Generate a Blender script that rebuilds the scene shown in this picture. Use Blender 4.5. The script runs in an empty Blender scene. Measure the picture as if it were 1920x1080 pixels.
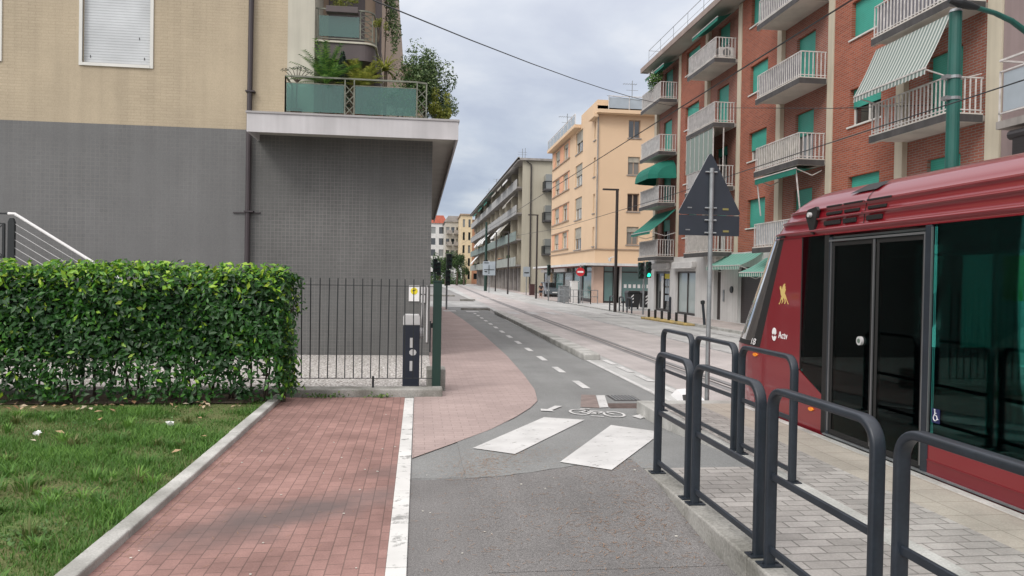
import bpy, math, random
import numpy as np
from mathutils import Vector, Matrix
random.seed(7); RNG = np.random.default_rng(7)
SC = bpy.context.scene; COL = SC.collection
R = math.radians

# ------------------------------------------------------------------ camera, sky, sun, exposure
def make_camera():
    yaw, pitch, roll = R(7.1388), R(-0.7752), R(1.0)
    f = Vector((math.sin(yaw)*math.cos(pitch), math.cos(yaw)*math.cos(pitch), math.sin(pitch)))
    r = Vector((math.cos(yaw), -math.sin(yaw), 0)); u = r.cross(f)
    r2 = r*math.cos(roll)+u*math.sin(roll); u2 = -r*math.sin(roll)+u*math.cos(roll)
    cd = bpy.data.cameras.new('camera'); cam = bpy.data.objects.new('camera', cd); COL.objects.link(cam)
    m = Matrix((r2, u2, -f)).transposed().to_4x4(); m.translation = (0, 0, 1.7)
    cam.matrix_world = m
    cd.sensor_width = 36; cd.lens = 36*1400/1920; cd.clip_start = .05; cd.clip_end = 3000
    SC.camera = cam
make_camera()
SUN_DIR = Vector((-0.50, -0.55, 0.67)).normalized()
SUN_EL = math.asin(SUN_DIR.z); SUN_AZ = math.atan2(SUN_DIR.x, SUN_DIR.y)

def make_world():
    w = bpy.data.worlds.new('World'); SC.world = w; w.use_nodes = True
    nt = w.node_tree; nt.nodes.clear(); N = nt.nodes.new; L = nt.links.new
    out = N('ShaderNodeOutputWorld'); bg = N('ShaderNodeBackground'); L(bg.outputs[0], out.inputs[0])
    sky = N('ShaderNodeTexSky'); sky.sky_type = 'NISHITA'; sky.sun_disc = False
    sky.sun_elevation = SUN_EL; sky.sun_rotation = SUN_AZ; sky.dust_density = 2
    tc = N('ShaderNodeTexCoord'); sep = N('ShaderNodeSeparateXYZ'); L(tc.outputs['Generated'], sep.inputs[0])
    def math_(op, a, b=None, c=None, clamp=False):
        n = N('ShaderNodeMath'); n.operation = op; n.use_clamp = clamp
        for i, v in enumerate((a, b, c)):
            if v is None: continue
            if isinstance(v, (int, float)): n.inputs[i].default_value = v
            else: L(v, n.inputs[i])
        return n.outputs[0]
    zc = math_('MAXIMUM', sep.outputs[2], 0.0)
    d = math_('ADD', zc, 0.22)
    cx = math_('DIVIDE', sep.outputs[0], d); cy = math_('DIVIDE', sep.outputs[1], d)
    cmb = N('ShaderNodeCombineXYZ'); L(cx, cmb.inputs[0]); L(cy, cmb.inputs[1])
    n1 = N('ShaderNodeTexNoise'); n1.inputs['Scale'].default_value = 1.9; n1.inputs['Detail'].default_value = 6; n1.inputs['Roughness'].default_value = .52
    n1.inputs['Distortion'].default_value = .25
    L(cmb.outputs[0], n1.inputs['Vector'])
    cr = N('ShaderNodeValToRGB'); L(n1.outputs[0], cr.inputs[0])
    e = cr.color_ramp.elements
    e[0].position = .40; e[0].color = (.40, .48, .63, 1); e[1].position = .62; e[1].color = (.70, .755, .83, 1)
    k = cr.color_ramp.elements.new(.5); k.color = (.50, .58, .71, 1)
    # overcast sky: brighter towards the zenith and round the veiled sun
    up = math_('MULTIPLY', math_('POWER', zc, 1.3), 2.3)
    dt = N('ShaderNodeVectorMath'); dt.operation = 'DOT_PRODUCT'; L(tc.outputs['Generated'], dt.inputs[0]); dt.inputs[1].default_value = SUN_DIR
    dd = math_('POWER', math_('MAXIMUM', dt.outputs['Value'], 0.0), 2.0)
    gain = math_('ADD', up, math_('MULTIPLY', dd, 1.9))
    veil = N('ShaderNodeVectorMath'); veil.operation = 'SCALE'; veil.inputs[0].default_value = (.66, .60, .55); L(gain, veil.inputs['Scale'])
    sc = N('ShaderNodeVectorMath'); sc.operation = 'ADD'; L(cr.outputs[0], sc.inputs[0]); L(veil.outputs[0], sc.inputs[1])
    s2 = N('ShaderNodeVectorMath'); s2.operation = 'SCALE'; L(sky.outputs[0], s2.inputs[0]); s2.inputs['Scale'].default_value = .10
    mx = N('ShaderNodeMix'); mx.data_type = 'RGBA'; mx.inputs[0].default_value = .88
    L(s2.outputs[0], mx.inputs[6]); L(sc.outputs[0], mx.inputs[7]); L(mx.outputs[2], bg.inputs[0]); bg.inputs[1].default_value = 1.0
make_world()
sd = bpy.data.lights.new('sun', 'SUN'); sd.energy = 1.3; sd.angle = R(18); sd.color = (1, .96, .9)
so = bpy.data.objects.new('sun', sd); COL.objects.link(so)
so.rotation_euler = (-SUN_DIR).to_track_quat('-Z', 'Y').to_euler()
SC.view_settings.view_transform = 'Standard'; SC.view_settings.look = 'None'
SC.view_settings.exposure = -0.12; SC.view_settings.gamma = 1.0

# ------------------------------------------------------------------ materials
MATS = {}
def base_mat(name):
    m = bpy.data.materials.new(name); m.use_nodes = True
    nt = m.node_tree; b = nt.nodes['Principled BSDF']
    MATS[name] = m
    return m, nt, b, nt.nodes.new, nt.links.new
def rgba(c): return (c[0], c[1], c[2], 1)
def scl(c, k): return tuple(min(1, x*k) for x in c[:3])

def P(name, col, rough=.7, metal=0, var=.15, vscale=1.5, col2=None, fine=0, fscale=120, bump=0, bscale=60, spec=.5, coat=0, streak=0):
    """plain surface with large blotches, fine grain and optional vertical dirt streaks"""
    if name in MATS: return MATS[name]
    m, nt, b, N, L = base_mat(name)
    g = N('ShaderNodeNewGeometry')
    n = N('ShaderNodeTexNoise'); n.inputs['Scale'].default_value = vscale; n.inputs['Detail'].default_value = 7
    L(g.outputs['Position'], n.inputs['Vector'])
    cr = N('ShaderNodeValToRGB'); L(n.outputs[0], cr.inputs[0])
    c2 = col2 or scl(col, 1-var)
    cr.color_ramp.elements[0].position = .3; cr.color_ramp.elements[0].color = rgba(c2)
    cr.color_ramp.elements[1].position = .7; cr.color_ramp.elements[1].color = rgba(scl(col, 1+var*.5))
    src = cr.outputs[0]
    def mul(src, fac_out, lo, hi):
        mr = N('ShaderNodeMapRange'); mr.inputs['From Min'].default_value = .3; mr.inputs['From Max'].default_value = .7
        mr.inputs['To Min'].default_value = lo; mr.inputs['To Max'].default_value = hi; L(fac_out, mr.inputs[0])
        v = N('ShaderNodeVectorMath'); v.operation = 'SCALE'; L(src, v.inputs[0]); L(mr.outputs[0], v.inputs['Scale'])
        return v.outputs[0]
    if fine:
        n2 = N('ShaderNodeTexNoise'); n2.inputs['Scale'].default_value = fscale; n2.inputs['Detail'].default_value = 3
        L(g.outputs['Position'], n2.inputs['Vector']); src = mul(src, n2.outputs[0], 1-fine, 1+fine)
    if streak:
        mp = N('ShaderNodeMapping'); mp.inputs['Scale'].default_value = (7, 7, .35); L(g.outputs['Position'], mp.inputs[0])
        n3 = N('ShaderNodeTexNoise'); n3.inputs['Scale'].default_value = 1; n3.inputs['Detail'].default_value = 5
        L(mp.outputs[0], n3.inputs['Vector']); src = mul(src, n3.outputs[0], 1-streak, 1+streak*.4)
    L(src, b.inputs['Base Color'])
    b.inputs['Roughness'].default_value = rough; b.inputs['Metallic'].default_value = metal
    b.inputs['Specular IOR Level'].default_value = spec
    if coat: b.inputs['Coat Weight'].default_value = coat; b.inputs['Coat Roughness'].default_value = .06
    if bump:
        n4 = N('ShaderNodeTexNoise'); n4.inputs['Scale'].default_value = bscale; n4.inputs['Detail'].default_value = 4
        L(g.outputs['Position'], n4.inputs['Vector'])
        bp = N('ShaderNodeBump'); bp.inputs['Strength'].default_value = bump; bp.inputs['Distance'].default_value = .01
        L(n4.outputs[0], bp.inputs['Height']); L(bp.outputs[0], b.inputs['Normal'])
    return m

def BR(name, c1, c2, mortar, bw, rh, ms, axes='xy', offset=.5, rough=.85, rot=0, patch=.25, pscale=.8, bump=.4, mvar=0, stain=None, tint=None):
    """masonry / pavers / mosaic: brick texture laid out in metres on two world axes"""
    if name in MATS: return MATS[name]
    m, nt, b, N, L = base_mat(name)
    g = N('ShaderNodeNewGeometry'); s = N('ShaderNodeSeparateXYZ'); L(g.outputs['Position'], s.inputs[0])
    c = N('ShaderNodeCombineXYZ'); ix = {'x': 0, 'y': 1, 'z': 2}
    L(s.outputs[ix[axes[0]]], c.inputs[0]); L(s.outputs[ix[axes[1]]], c.inputs[1])
    mp = N('ShaderNodeMapping'); mp.inputs['Rotation'].default_value = (0, 0, rot); mp.inputs['Location'].default_value = (50, 50, 0)
    L(c.outputs[0], mp.inputs[0])
    br = N('ShaderNodeTexBrick'); br.offset = offset; L(mp.outputs[0], br.inputs['Vector'])
    br.inputs['Scale'].default_value = 1; br.inputs['Brick Width'].default_value = bw; br.inputs['Row Height'].default_value = rh
    br.inputs['Mortar Size'].default_value = ms; br.inputs['Mortar Smooth'].default_value = .25; br.inputs['Bias'].default_value = 0
    br.inputs['Color1'].default_value = rgba(c1); br.inputs['Color2'].default_value = rgba(c2); br.inputs['Mortar'].default_value = rgba(mortar)
    n = N('ShaderNodeTexNoise'); n.inputs['Scale'].default_value = pscale; n.inputs['Detail'].default_value = 8; n.inputs['Roughness'].default_value = .6
    L(g.outputs['Position'], n.inputs['Vector'])
    mr = N('ShaderNodeMapRange'); mr.inputs['From Min'].default_value = .3; mr.inputs['From Max'].default_value = .7
    mr.inputs['To Min'].default_value = 1-patch; mr.inputs['To Max'].default_value = 1+patch*.6; L(n.outputs[0], mr.inputs[0])
    src = br.outputs['Color']
    if mvar:   # joints show only in places, elsewhere they are washed over
        n5 = N('ShaderNodeTexNoise'); n5.inputs['Scale'].default_value = .55; n5.inputs['Detail'].default_value = 5; L(g.outputs['Position'], n5.inputs['Vector'])
        m5 = N('ShaderNodeMapRange'); m5.inputs['From Min'].default_value = .38; m5.inputs['From Max'].default_value = .62; m5.inputs['To Min'].default_value = mvar; m5.inputs['To Max'].default_value = 0
        L(n5.outputs[0], m5.inputs[0])
        mx = N('ShaderNodeMix'); mx.data_type = 'RGBA'; L(m5.outputs[0], mx.inputs[0]); L(src, mx.inputs[6]); mx.inputs[7].default_value = rgba([(a+d)/2 for a, d in zip(c1, c2)]); src = mx.outputs[2]
    v = N('ShaderNodeVectorMath'); v.operation = 'SCALE'; L(src, v.inputs[0]); L(mr.outputs[0], v.inputs['Scale']); src = v.outputs[0]
    n6 = N('ShaderNodeTexNoise'); n6.inputs['Scale'].default_value = 90; n6.inputs['Detail'].default_value = 3; L(g.outputs['Position'], n6.inputs['Vector'])
    m6 = N('ShaderNodeMapRange'); m6.inputs['From Min'].default_value = .3; m6.inputs['From Max'].default_value = .7; m6.inputs['To Min'].default_value = .88; m6.inputs['To Max'].default_value = 1.1; L(n6.outputs[0], m6.inputs[0])
    v6 = N('ShaderNodeVectorMath'); v6.operation = 'SCALE'; L(src, v6.inputs[0]); L(m6.outputs[0], v6.inputs['Scale']); src = v6.outputs[0]
    if axes == 'xz':   # rain streaks and splash dirt of the wall itself
        ms2 = N('ShaderNodeMapping'); ms2.inputs['Scale'].default_value = (5, 5, .25); L(g.outputs['Position'], ms2.inputs[0])
        ns = N('ShaderNodeTexNoise'); ns.inputs['Scale'].default_value = 1; ns.inputs['Detail'].default_value = 6; L(ms2.outputs[0], ns.inputs['Vector'])
        mrs = N('ShaderNodeMapRange'); mrs.inputs['From Min'].default_value = .35; mrs.inputs['From Max'].default_value = .7; mrs.inputs['To Min'].default_value = 1.03; mrs.inputs['To Max'].default_value = .93; L(ns.outputs[0], mrs.inputs[0])
        vs = N('ShaderNodeVectorMath'); vs.operation = 'SCALE'; L(src, vs.inputs[0]); L(mrs.outputs[0], vs.inputs['Scale']); src = vs.outputs[0]
    for st in (stain or []):    # (x, y, rx, ry, colour, amount): oil / tyre stain of its own shape
        x, y, rx, ry, sc_, am = st
        n7 = N('ShaderNodeTexNoise'); n7.inputs['Scale'].default_value = 3; n7.inputs['Detail'].default_value = 6; L(g.outputs['Position'], n7.inputs['Vector'])
        mpp = N('ShaderNodeMapping'); mpp.vector_type = 'TEXTURE'; mpp.inputs['Location'].default_value = (x, y, 0); mpp.inputs['Rotation'].default_value = (0, 0, R(35)); mpp.inputs['Scale'].default_value = (rx, ry, 5)
        L(g.outputs['Position'], mpp.inputs[0])
        ln = N('ShaderNodeVectorMath'); ln.operation = 'LENGTH'; L(mpp.outputs[0], ln.inputs[0])
        ad = N('ShaderNodeMath'); ad.operation = 'MULTIPLY_ADD'; L(n7.outputs[0], ad.inputs[0]); ad.inputs[1].default_value = 1.3; L(ln.outputs['Value'], ad.inputs[2])
        ms_ = N('ShaderNodeMapRange'); ms_.inputs['From Min'].default_value = .9; ms_.inputs['From Max'].default_value = 1.75; ms_.inputs['To Min'].default_value = am; ms_.inputs['To Max'].default_value = 0; L(ad.outputs[0], ms_.inputs[0])
        mx = N('ShaderNodeMix'); mx.data_type = 'RGBA'; L(ms_.outputs[0], mx.inputs[0]); L(src, mx.inputs[6]); mx.inputs[7].default_value = rgba(sc_); src = mx.outputs[2]
    L(src, b.inputs['Base Color']); b.inputs['Roughness'].default_value = rough; b.inputs['Specular IOR Level'].default_value = .3
    bp = N('ShaderNodeBump'); bp.inputs['Strength'].default_value = bump; bp.inputs['Distance'].default_value = .006; bp.invert = True
    L(br.outputs['Fac'], bp.inputs['Height']); L(bp.outputs[0], b.inputs['Normal'])
    return m

def asphalt(name, col, patch=.15, speck=.35):
    m, nt, b, N, L = base_mat(name)
    g = N('ShaderNodeNewGeometry')
    def noise(sc, det, lo, hi, rough=.6, vec=None):
        n = N('ShaderNodeTexNoise'); n.inputs['Scale'].default_value = sc; n.inputs['Detail'].default_value = det; n.inputs['Roughness'].default_value = rough
        L(vec or g.outputs['Position'], n.inputs['Vector'])
        mr = N('ShaderNodeMapRange'); mr.inputs['From Min'].default_value = .32; mr.inputs['From Max'].default_value = .68
        mr.inputs['To Min'].default_value = lo; mr.inputs['To Max'].default_value = hi; L(n.outputs[0], mr.inputs[0]); return mr.outputs[0]
    src = None
    def mul(a, b_):
        n = N('ShaderNodeMath'); n.operation = 'MULTIPLY'; L(a, n.inputs[0]); L(b_, n.inputs[1]); return n.outputs[0]
    mp = N('ShaderNodeMapping'); mp.inputs['Scale'].default_value = (1.6, .12, 1); L(g.outputs['Position'], mp.inputs[0])
    f = mul(noise(.7, 6, 1-patch, 1+patch), noise(1, 5, 1-patch*.7, 1+patch*.7, vec=mp.outputs[0]))
    f = mul(f, noise(55, 4, 1-speck*.45, 1+speck*.45)); f = mul(f, noise(150, 2, 1-speck, 1+speck))
    v = N('ShaderNodeVectorMath'); v.operation = 'SCALE'; v.inputs[0].default_value = col; L(f, v.inputs['Scale'])
    L(v.outputs[0], b.inputs['Base Color']); b.inputs['Roughness'].default_value = .88; b.inputs['Specular IOR Level'].default_value = .3
    bp = N('ShaderNodeBump'); bp.inputs['Strength'].default_value = .35; bp.inputs['Distance'].default_value = .004
    n = N('ShaderNodeTexVoronoi'); n.inputs['Scale'].default_value = 110; L(g.outputs['Position'], n.inputs['Vector']); L(n.outputs[0], bp.inputs['Height']); L(bp.outputs[0], b.inputs['Normal'])
    return m

def worn_paint(name, col, under, wear=.5, scale=9):
    m, nt, b, N, L = base_mat(name)
    g = N('ShaderNodeNewGeometry'); n = N('ShaderNodeTexNoise'); n.inputs['Scale'].default_value = scale; n.inputs['Detail'].default_value = 9; n.inputs['Roughness'].default_value = .72
    L(g.outputs['Position'], n.inputs['Vector'])
    mr = N('ShaderNodeMapRange'); mr.inputs['From Min'].default_value = wear-.035; mr.inputs['From Max'].default_value = wear+.035; L(n.outputs[0], mr.inputs[0])
    n2 = N('ShaderNodeTexNoise'); n2.inputs['Scale'].default_value = 2.2; n2.inputs['Detail'].default_value = 8; L(g.outputs['Position'], n2.inputs['Vector'])
    cr = N('ShaderNodeValToRGB'); L(n2.outputs[0], cr.inputs[0]); cr.color_ramp.elements[0].position = .3; cr.color_ramp.elements[0].color = rgba(scl(col, .78)); cr.color_ramp.elements[1].position = .65; cr.color_ramp.elements[1].color = rgba(col)
    mx = N('ShaderNodeMix'); mx.data_type = 'RGBA'; L(mr.outputs[0], mx.inputs[0]); L(cr.outputs[0], mx.inputs[6]); mx.inputs[7].default_value = rgba(under)
    L(mx.outputs[2], b.inputs['Base Color']); b.inputs['Roughness'].default_value = .75
    return m

def leafmat(name, ramp, rough=.4, trans=.25, spec=.5):
    m, nt, b, N, L = base_mat(name)
    a = N('ShaderNodeAttribute'); a.attribute_name = 'tone'
    cr = N('ShaderNodeValToRGB'); L(a.outputs['Fac'], cr.inputs[0])
    el = cr.color_ramp.elements
    el[0].position = ramp[0][0]; el[0].color = rgba(ramp[0][1]); el[1].position = ramp[-1][0]; el[1].color = rgba(ramp[-1][1])
    for p, c in ramp[1:-1]: k = el.new(p); k.color = rgba(c)
    L(cr.outputs[0], b.inputs['Base Color']); b.inputs['Roughness'].default_value = rough; b.inputs['Specular IOR Level'].default_value = spec
    tr = N('ShaderNodeBsdfTranslucent'); L(cr.outputs[0], tr.inputs[0])
    mx = N('ShaderNodeMixShader'); mx.inputs[0].default_value = trans; L(b.outputs[0], mx.inputs[1]); L(tr.outputs[0], mx.inputs[2])
    L(mx.outputs[0], nt.nodes['Material Output'].inputs[0])
    return m

def glass(name, tint, refl=.04, rough=.02, trans=1.0, body=(.01, .012, .012), ior=1.45):
    """tinted pane: see-through colour under a fresnel reflection"""
    m, nt, b, N, L = base_mat(name)
    t = N('ShaderNodeBsdfTransparent'); t.inputs[0].default_value = rgba(tint)
    d = N('ShaderNodeBsdfDiffuse'); d.inputs[0].default_value = rgba(body)
    m1 = N('ShaderNodeMixShader'); m1.inputs[0].default_value = 1-trans; L(t.outputs[0], m1.inputs[1]); L(d.outputs[0], m1.inputs[2])
    gl = N('ShaderNodeBsdfGlossy'); gl.inputs['Roughness'].default_value = rough; gl.inputs[0].default_value = (1, 1, 1, 1)
    fr = N('ShaderNodeFresnel'); fr.inputs[0].default_value = ior
    ad = N('ShaderNodeMath'); ad.operation = 'ADD'; L(fr.outputs[0], ad.inputs[0]); ad.inputs[1].default_value = refl-.03; ad.use_clamp = True
    m2 = N('ShaderNodeMixShader'); L(ad.outputs[0], m2.inputs[0]); L(m1.outputs[0], m2.inputs[1]); L(gl.outputs[0], m2.inputs[2])
    L(m2.outputs[0], nt.nodes['Material Output'].inputs[0])
    return m

def slats(name, col, period, axis='z', rough=.5, depth=.6, dark=.7):
    m, nt, b, N, L = base_mat(name)
    g = N('ShaderNodeNewGeometry'); w = N('ShaderNodeTexWave'); w.wave_type = 'BANDS'; w.bands_direction = axis.upper(); w.wave_profile = 'SAW'
    w.inputs['Scale'].default_value = 2*math.pi/period/20; L(g.outputs['Position'], w.inputs['Vector'])
    n = N('ShaderNodeTexNoise'); n.inputs['Scale'].default_value = 1.7; L(g.outputs['Position'], n.inputs['Vector'])
    cr = N('ShaderNodeValToRGB'); L(w.outputs[0], cr.inputs[0]); cr.color_ramp.elements[0].color = rgba(scl(col, dark)); cr.color_ramp.elements[1].position = .35; cr.color_ramp.elements[1].color = rgba(col)
    mr = N('ShaderNodeMapRange'); mr.inputs['To Min'].default_value = .75; mr.inputs['To Max'].default_value = 1.2; L(n.outputs[0], mr.inputs[0])
    v = N('ShaderNodeVectorMath'); v.operation = 'SCALE'; L(cr.outputs[0], v.inputs[0]); L(mr.outputs[0], v.inputs['Scale'])
    L(v.outputs[0], b.inputs['Base Color']); b.inputs['Roughness'].default_value = rough
    bp = N('ShaderNodeBump'); bp.inputs['Strength'].default_value = depth; bp.inputs['Distance'].default_value = .01; L(w.outputs[0], bp.inputs['Height']); L(bp.outputs[0], b.inputs['Normal'])
    return m

def stripes(name, c1, c2, period, axis=1, duty=.5):
    m, nt, b, N, L = base_mat(name)
    g = N('ShaderNodeNewGeometry'); s = N('ShaderNodeSeparateXYZ'); L(g.outputs['Position'], s.inputs[0])
    d = N('ShaderNodeMath'); d.operation = 'DIVIDE'; L(s.outputs[axis], d.inputs[0]); d.inputs[1].default_value = period
    f = N('ShaderNodeMath'); f.operation = 'FRACT'; L(d.outputs[0], f.inputs[0])
    c = N('ShaderNodeMath'); c.operation = 'GREATER_THAN'; L(f.outputs[0], c.inputs[0]); c.inputs[1].default_value = duty
    mx = N('ShaderNodeMix'); mx.data_type = 'RGBA'; L(c.outputs[0], mx.inputs[0]); mx.inputs[6].default_value = rgba(c1); mx.inputs[7].default_value = rgba(c2)
    L(mx.outputs[2], b.inputs['Base Color']); b.inputs['Roughness'].default_value = .9
    tr = N('ShaderNodeBsdfTranslucent'); L(mx.outputs[2], tr.inputs[0]); ms = N('ShaderNodeMixShader'); ms.inputs[0].default_value = .3
    L(b.outputs[0], ms.inputs[1]); L(tr.outputs[0], ms.inputs[2]); L(ms.outputs[0], nt.nodes['Material Output'].inputs[0])
    return m

def emit(name, col, s):
    m, nt, b, N, L = base_mat(name)
    b.inputs['Base Color'].default_value = rgba(col); b.inputs['Emission Color'].default_value = rgba(col); b.inputs['Emission Strength'].default_value = s
    return m

# ------------------------------------------------------------------ mesh builder
W = {}
def wloc(o): return W.get(o.name, Vector((0, 0, 0)))
class MB:
    def __init__(s): s.v = []; s.f = []; s.mi = []
    def add(s, vs, fs, mi=0):
        k = len(s.v); s.v += [tuple(p) for p in vs]; s.f += [tuple(k+i for i in f) for f in fs]; s.mi += [mi]*len(fs); return s
    def quad(s, a, b, c, d, mi=0): return s.add([a, b, c, d], [(0, 1, 2, 3)], mi)
    def box(s, x0, x1, y0, y1, z0, z1, mi=0):
        v = [(x, y, z) for z in (z0, z1) for y in (y0, y1) for x in (x0, x1)]
        return s.add(v, [(0, 2, 3, 1), (4, 5, 7, 6), (0, 1, 5, 4), (2, 6, 7, 3), (0, 4, 6, 2), (1, 3, 7, 5)], mi)
    def fbox(s, F, u0, u1, z0, z1, n0, n1, mi=0):
        v = [F(u, z, n) for z in (z0, z1) for n in (n0, n1) for u in (u0, u1)]
        return s.add(v, [(0, 2, 3, 1), (4, 5, 7, 6), (0, 1, 5, 4), (2, 6, 7, 3), (0, 4, 6, 2), (1, 3, 7, 5)], mi)
    def bar(s, a, b, w, h=None, mi=0, up=(0, 0, 1)):
        a, b = Vector(a), Vector(b); h = h or w; d = (b-a).normalized(); up = Vector(up)
        if abs(d.dot(up)) > .98: up = Vector((0, 1, 0))
        r = d.cross(up).normalized()*w/2; u = r.cross(d).normalized()*h/2
        v = [p+i*r+j*u for p in (a, b) for i, j in ((-1, -1), (1, -1), (1, 1), (-1, 1))]
        return s.add(v, [(0, 3, 2, 1), (4, 5, 6, 7), (0, 1, 5, 4), (1, 2, 6, 5), (2, 3, 7, 6), (3, 0, 4, 7)], mi)
    def tube(s, pts, r, n=8, mi=0, cap=True):
        pts = [Vector(p) for p in pts]; rs = r if isinstance(r, (list, tuple)) else [r]*len(pts)
        k = len(s.v); prev = None
        for i, p in enumerate(pts):
            d = (pts[min(i+1, len(pts)-1)]-pts[max(i-1, 0)]).normalized()
            ref = prev if prev is not None else (Vector((0, 0, 1)) if abs(d.z) < .9 else Vector((1, 0, 0)))
            a = d.cross(ref).normalized(); bb = a.cross(d).normalized(); prev = bb
            for j in range(n):
                t = 2*math.pi*j/n; s.v.append(tuple(p+rs[i]*(math.cos(t)*a+math.sin(t)*bb)))
        for i in range(len(pts)-1):
            for j in range(n):
                s.f.append((k+i*n+j, k+i*n+(j+1) % n, k+(i+1)*n+(j+1) % n, k+(i+1)*n+j)); s.mi.append(mi)
        if cap:
            s.f.append(tuple(k+j for j in range(n))[::-1]); s.mi.append(mi)
            s.f.append(tuple(k+(len(pts)-1)*n+j for j in range(n))); s.mi.append(mi)
        return s
    def prism(s, poly, F, n0, n1, mi=0):
        """polygon [(u,z)] extruded from n0 to n1"""
        m = len(poly); v = [F(u, z, n0) for u, z in poly]+[F(u, z, n1) for u, z in poly]
        return s.add(v, [tuple(range(m))[::-1], tuple(range(m, 2*m))]+[(i, (i+1) % m, m+(i+1) % m, m+i) for i in range(m)], mi)
    def sheet(s, poly, z, mi=0): return s.add([(x, y, z) for x, y in poly], [tuple(range(len(poly)))], mi)
    def grid(s, rows, mi=0, close=False):
        k = len(s.v); m = len(rows[0])
        for r in rows: s.v += [tuple(p) for p in r]
        for i in range(len(rows)-1):
            for j in range(m-1 if not close else m):
                s.f.append((k+i*m+j, k+i*m+(j+1) % m, k+(i+1)*m+(j+1) % m, k+(i+1)*m+j)); s.mi.append(mi)
        return s
    def wall(s, F, u0, u1, z0, z1, holes=(), depth=.15, mi=0, n=0):
        us = sorted({u0, u1, *[h[0] for h in holes], *[h[1] for h in holes]}); us = [u for u in us if u0-1e-6 <= u <= u1+1e-6]
        zs = sorted({z0, z1, *[h[2] for h in holes], *[h[3] for h in holes]}); zs = [z for z in zs if z0-1e-6 <= z <= z1+1e-6]
        for a, b in zip(us, us[1:]):
            for c, d in zip(zs, zs[1:]):
                mu, mz = (a+b)/2, (c+d)/2
                if any(h[0] < mu < h[1] and h[2] < mz < h[3] for h in holes): continue
                s.quad(F(a, c, n), F(b, c, n), F(b, d, n), F(a, d, n), mi)
        for h in holes:
            a, b, c, d = h[:4]
            for p, q in (((a, c), (b, c)), ((b, c), (b, d)), ((b, d), (a, d)), ((a, d), (a, c))):
                s.quad(F(*p, n), F(*q, n), F(*q, n-depth), F(*p, n-depth), mi)
        return s
    def build(s, name, mat, parent=None, loc=None, smooth=False, bevel=0, kind=None, label=None):
        org = Vector(loc) if loc is not None else (wloc(parent) if parent else Vector((0, 0, 0)))
        me = bpy.data.meshes.new(name); v = [(p[0]-org.x, p[1]-org.y, p[2]-org.z) for p in s.v]
        me.from_pydata(v, [], s.f)
        for m in (mat if isinstance(mat, (list, tuple)) else [mat]): me.materials.append(m)
        if any(s.mi): me.polygons.foreach_set('material_index', s.mi)
        if smooth: me.polygons.foreach_set('use_smooth', [True]*len(me.polygons))
        me.update()
        o = bpy.data.objects.new(name, me); COL.objects.link(o)
        if parent: o.parent = parent
        else: o.location = org
        W[o.name] = org
        if bevel:
            b = o.modifiers.new('bevel', 'BEVEL'); b.width = bevel; b.segments = 2; b.limit_method = 'ANGLE'
        if kind: o['kind'] = kind
        if label: o['label'] = label
        return o
def tag(o, label, cat, group=None, kind=None):
    o['label'] = label; o['category'] = cat
    if group: o['group'] = group
    if kind: o['kind'] = kind
    return o
def thing(name, label, cat, loc=(0, 0, 0), group=None):
    o = bpy.data.objects.new(name, None); COL.objects.link(o); o.location = loc; o.empty_display_size = .2
    W[o.name] = Vector(loc); return tag(o, label, cat, group)
def dup(root, loc, label, group=None):
    def cp(o, par):
        c = o.copy(); COL.objects.link(c)
        if par: c.parent = par
        for ch in [x for x in bpy.data.objects if x.parent == o]: cp(ch, c)
        return c
    r = cp(root, None); r.location = loc; W[r.name] = Vector(loc); r['label'] = label
    if group: r['group'] = group
    return r
def text_into(mb, s, size, F, th=.002, mi=0, n=0):
    cu = bpy.data.curves.new('t', 'FONT'); cu.body = s; cu.size = size; cu.extrude = th
    o = bpy.data.objects.new('t', cu); COL.objects.link(o)
    bpy.context.view_layer.update(); dg = bpy.context.evaluated_depsgraph_get()
    me = o.evaluated_get(dg).to_mesh()
    mb.add([F(v.co.x, v.co.y, n+v.co.z) for v in me.vertices], [tuple(p.vertices) for p in me.polygons], mi)
    bpy.data.objects.remove(o); return mb

def leaves(name, pts, nrm, size, mat, parent=None, loc=(0, 0, 0), tone=None, width=.5, tilt=.6, droop=0.0, kind=None, fold=.15):
    """many small folded leaves, one mesh; pts centres, nrm the way each leaf faces"""
    pts = np.asarray(pts, float); n = len(pts); nrm = np.asarray(nrm, float)
    nrm = nrm + RNG.normal(0, tilt, (n, 3)); nrm /= np.linalg.norm(nrm, axis=1, keepdims=True)+1e-9
    t = RNG.normal(0, 1, (n, 3)); t[:, 2] -= droop; t -= (t*nrm).sum(1, keepdims=True)*nrm; t /= np.linalg.norm(t, axis=1, keepdims=True)+1e-9
    s = np.cross(nrm, t); L_ = size*RNG.uniform(.65, 1.25, (n, 1)); wd = L_*width/2
    org = np.array(wloc(parent) if parent else loc)
    base = pts-org
    v = np.stack([base-t*L_/2, base-s*wd+nrm*fold*L_*.5, base+t*L_/2-nrm*fold*L_*.3, base+s*wd+nrm*fold*L_*.5, base], 1).reshape(-1, 3)
    k = np.arange(n)[:, None]*5
    f = np.concatenate([k+np.array([[0, 4, 2, 1]]), k+np.array([[0, 3, 2, 4]])], 1).reshape(-1, 4)
    return np_mesh(name, v, f, mat, parent, loc, np.repeat(tone if tone is not None else RNG.uniform(0, 1, n), 2), kind)
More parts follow.
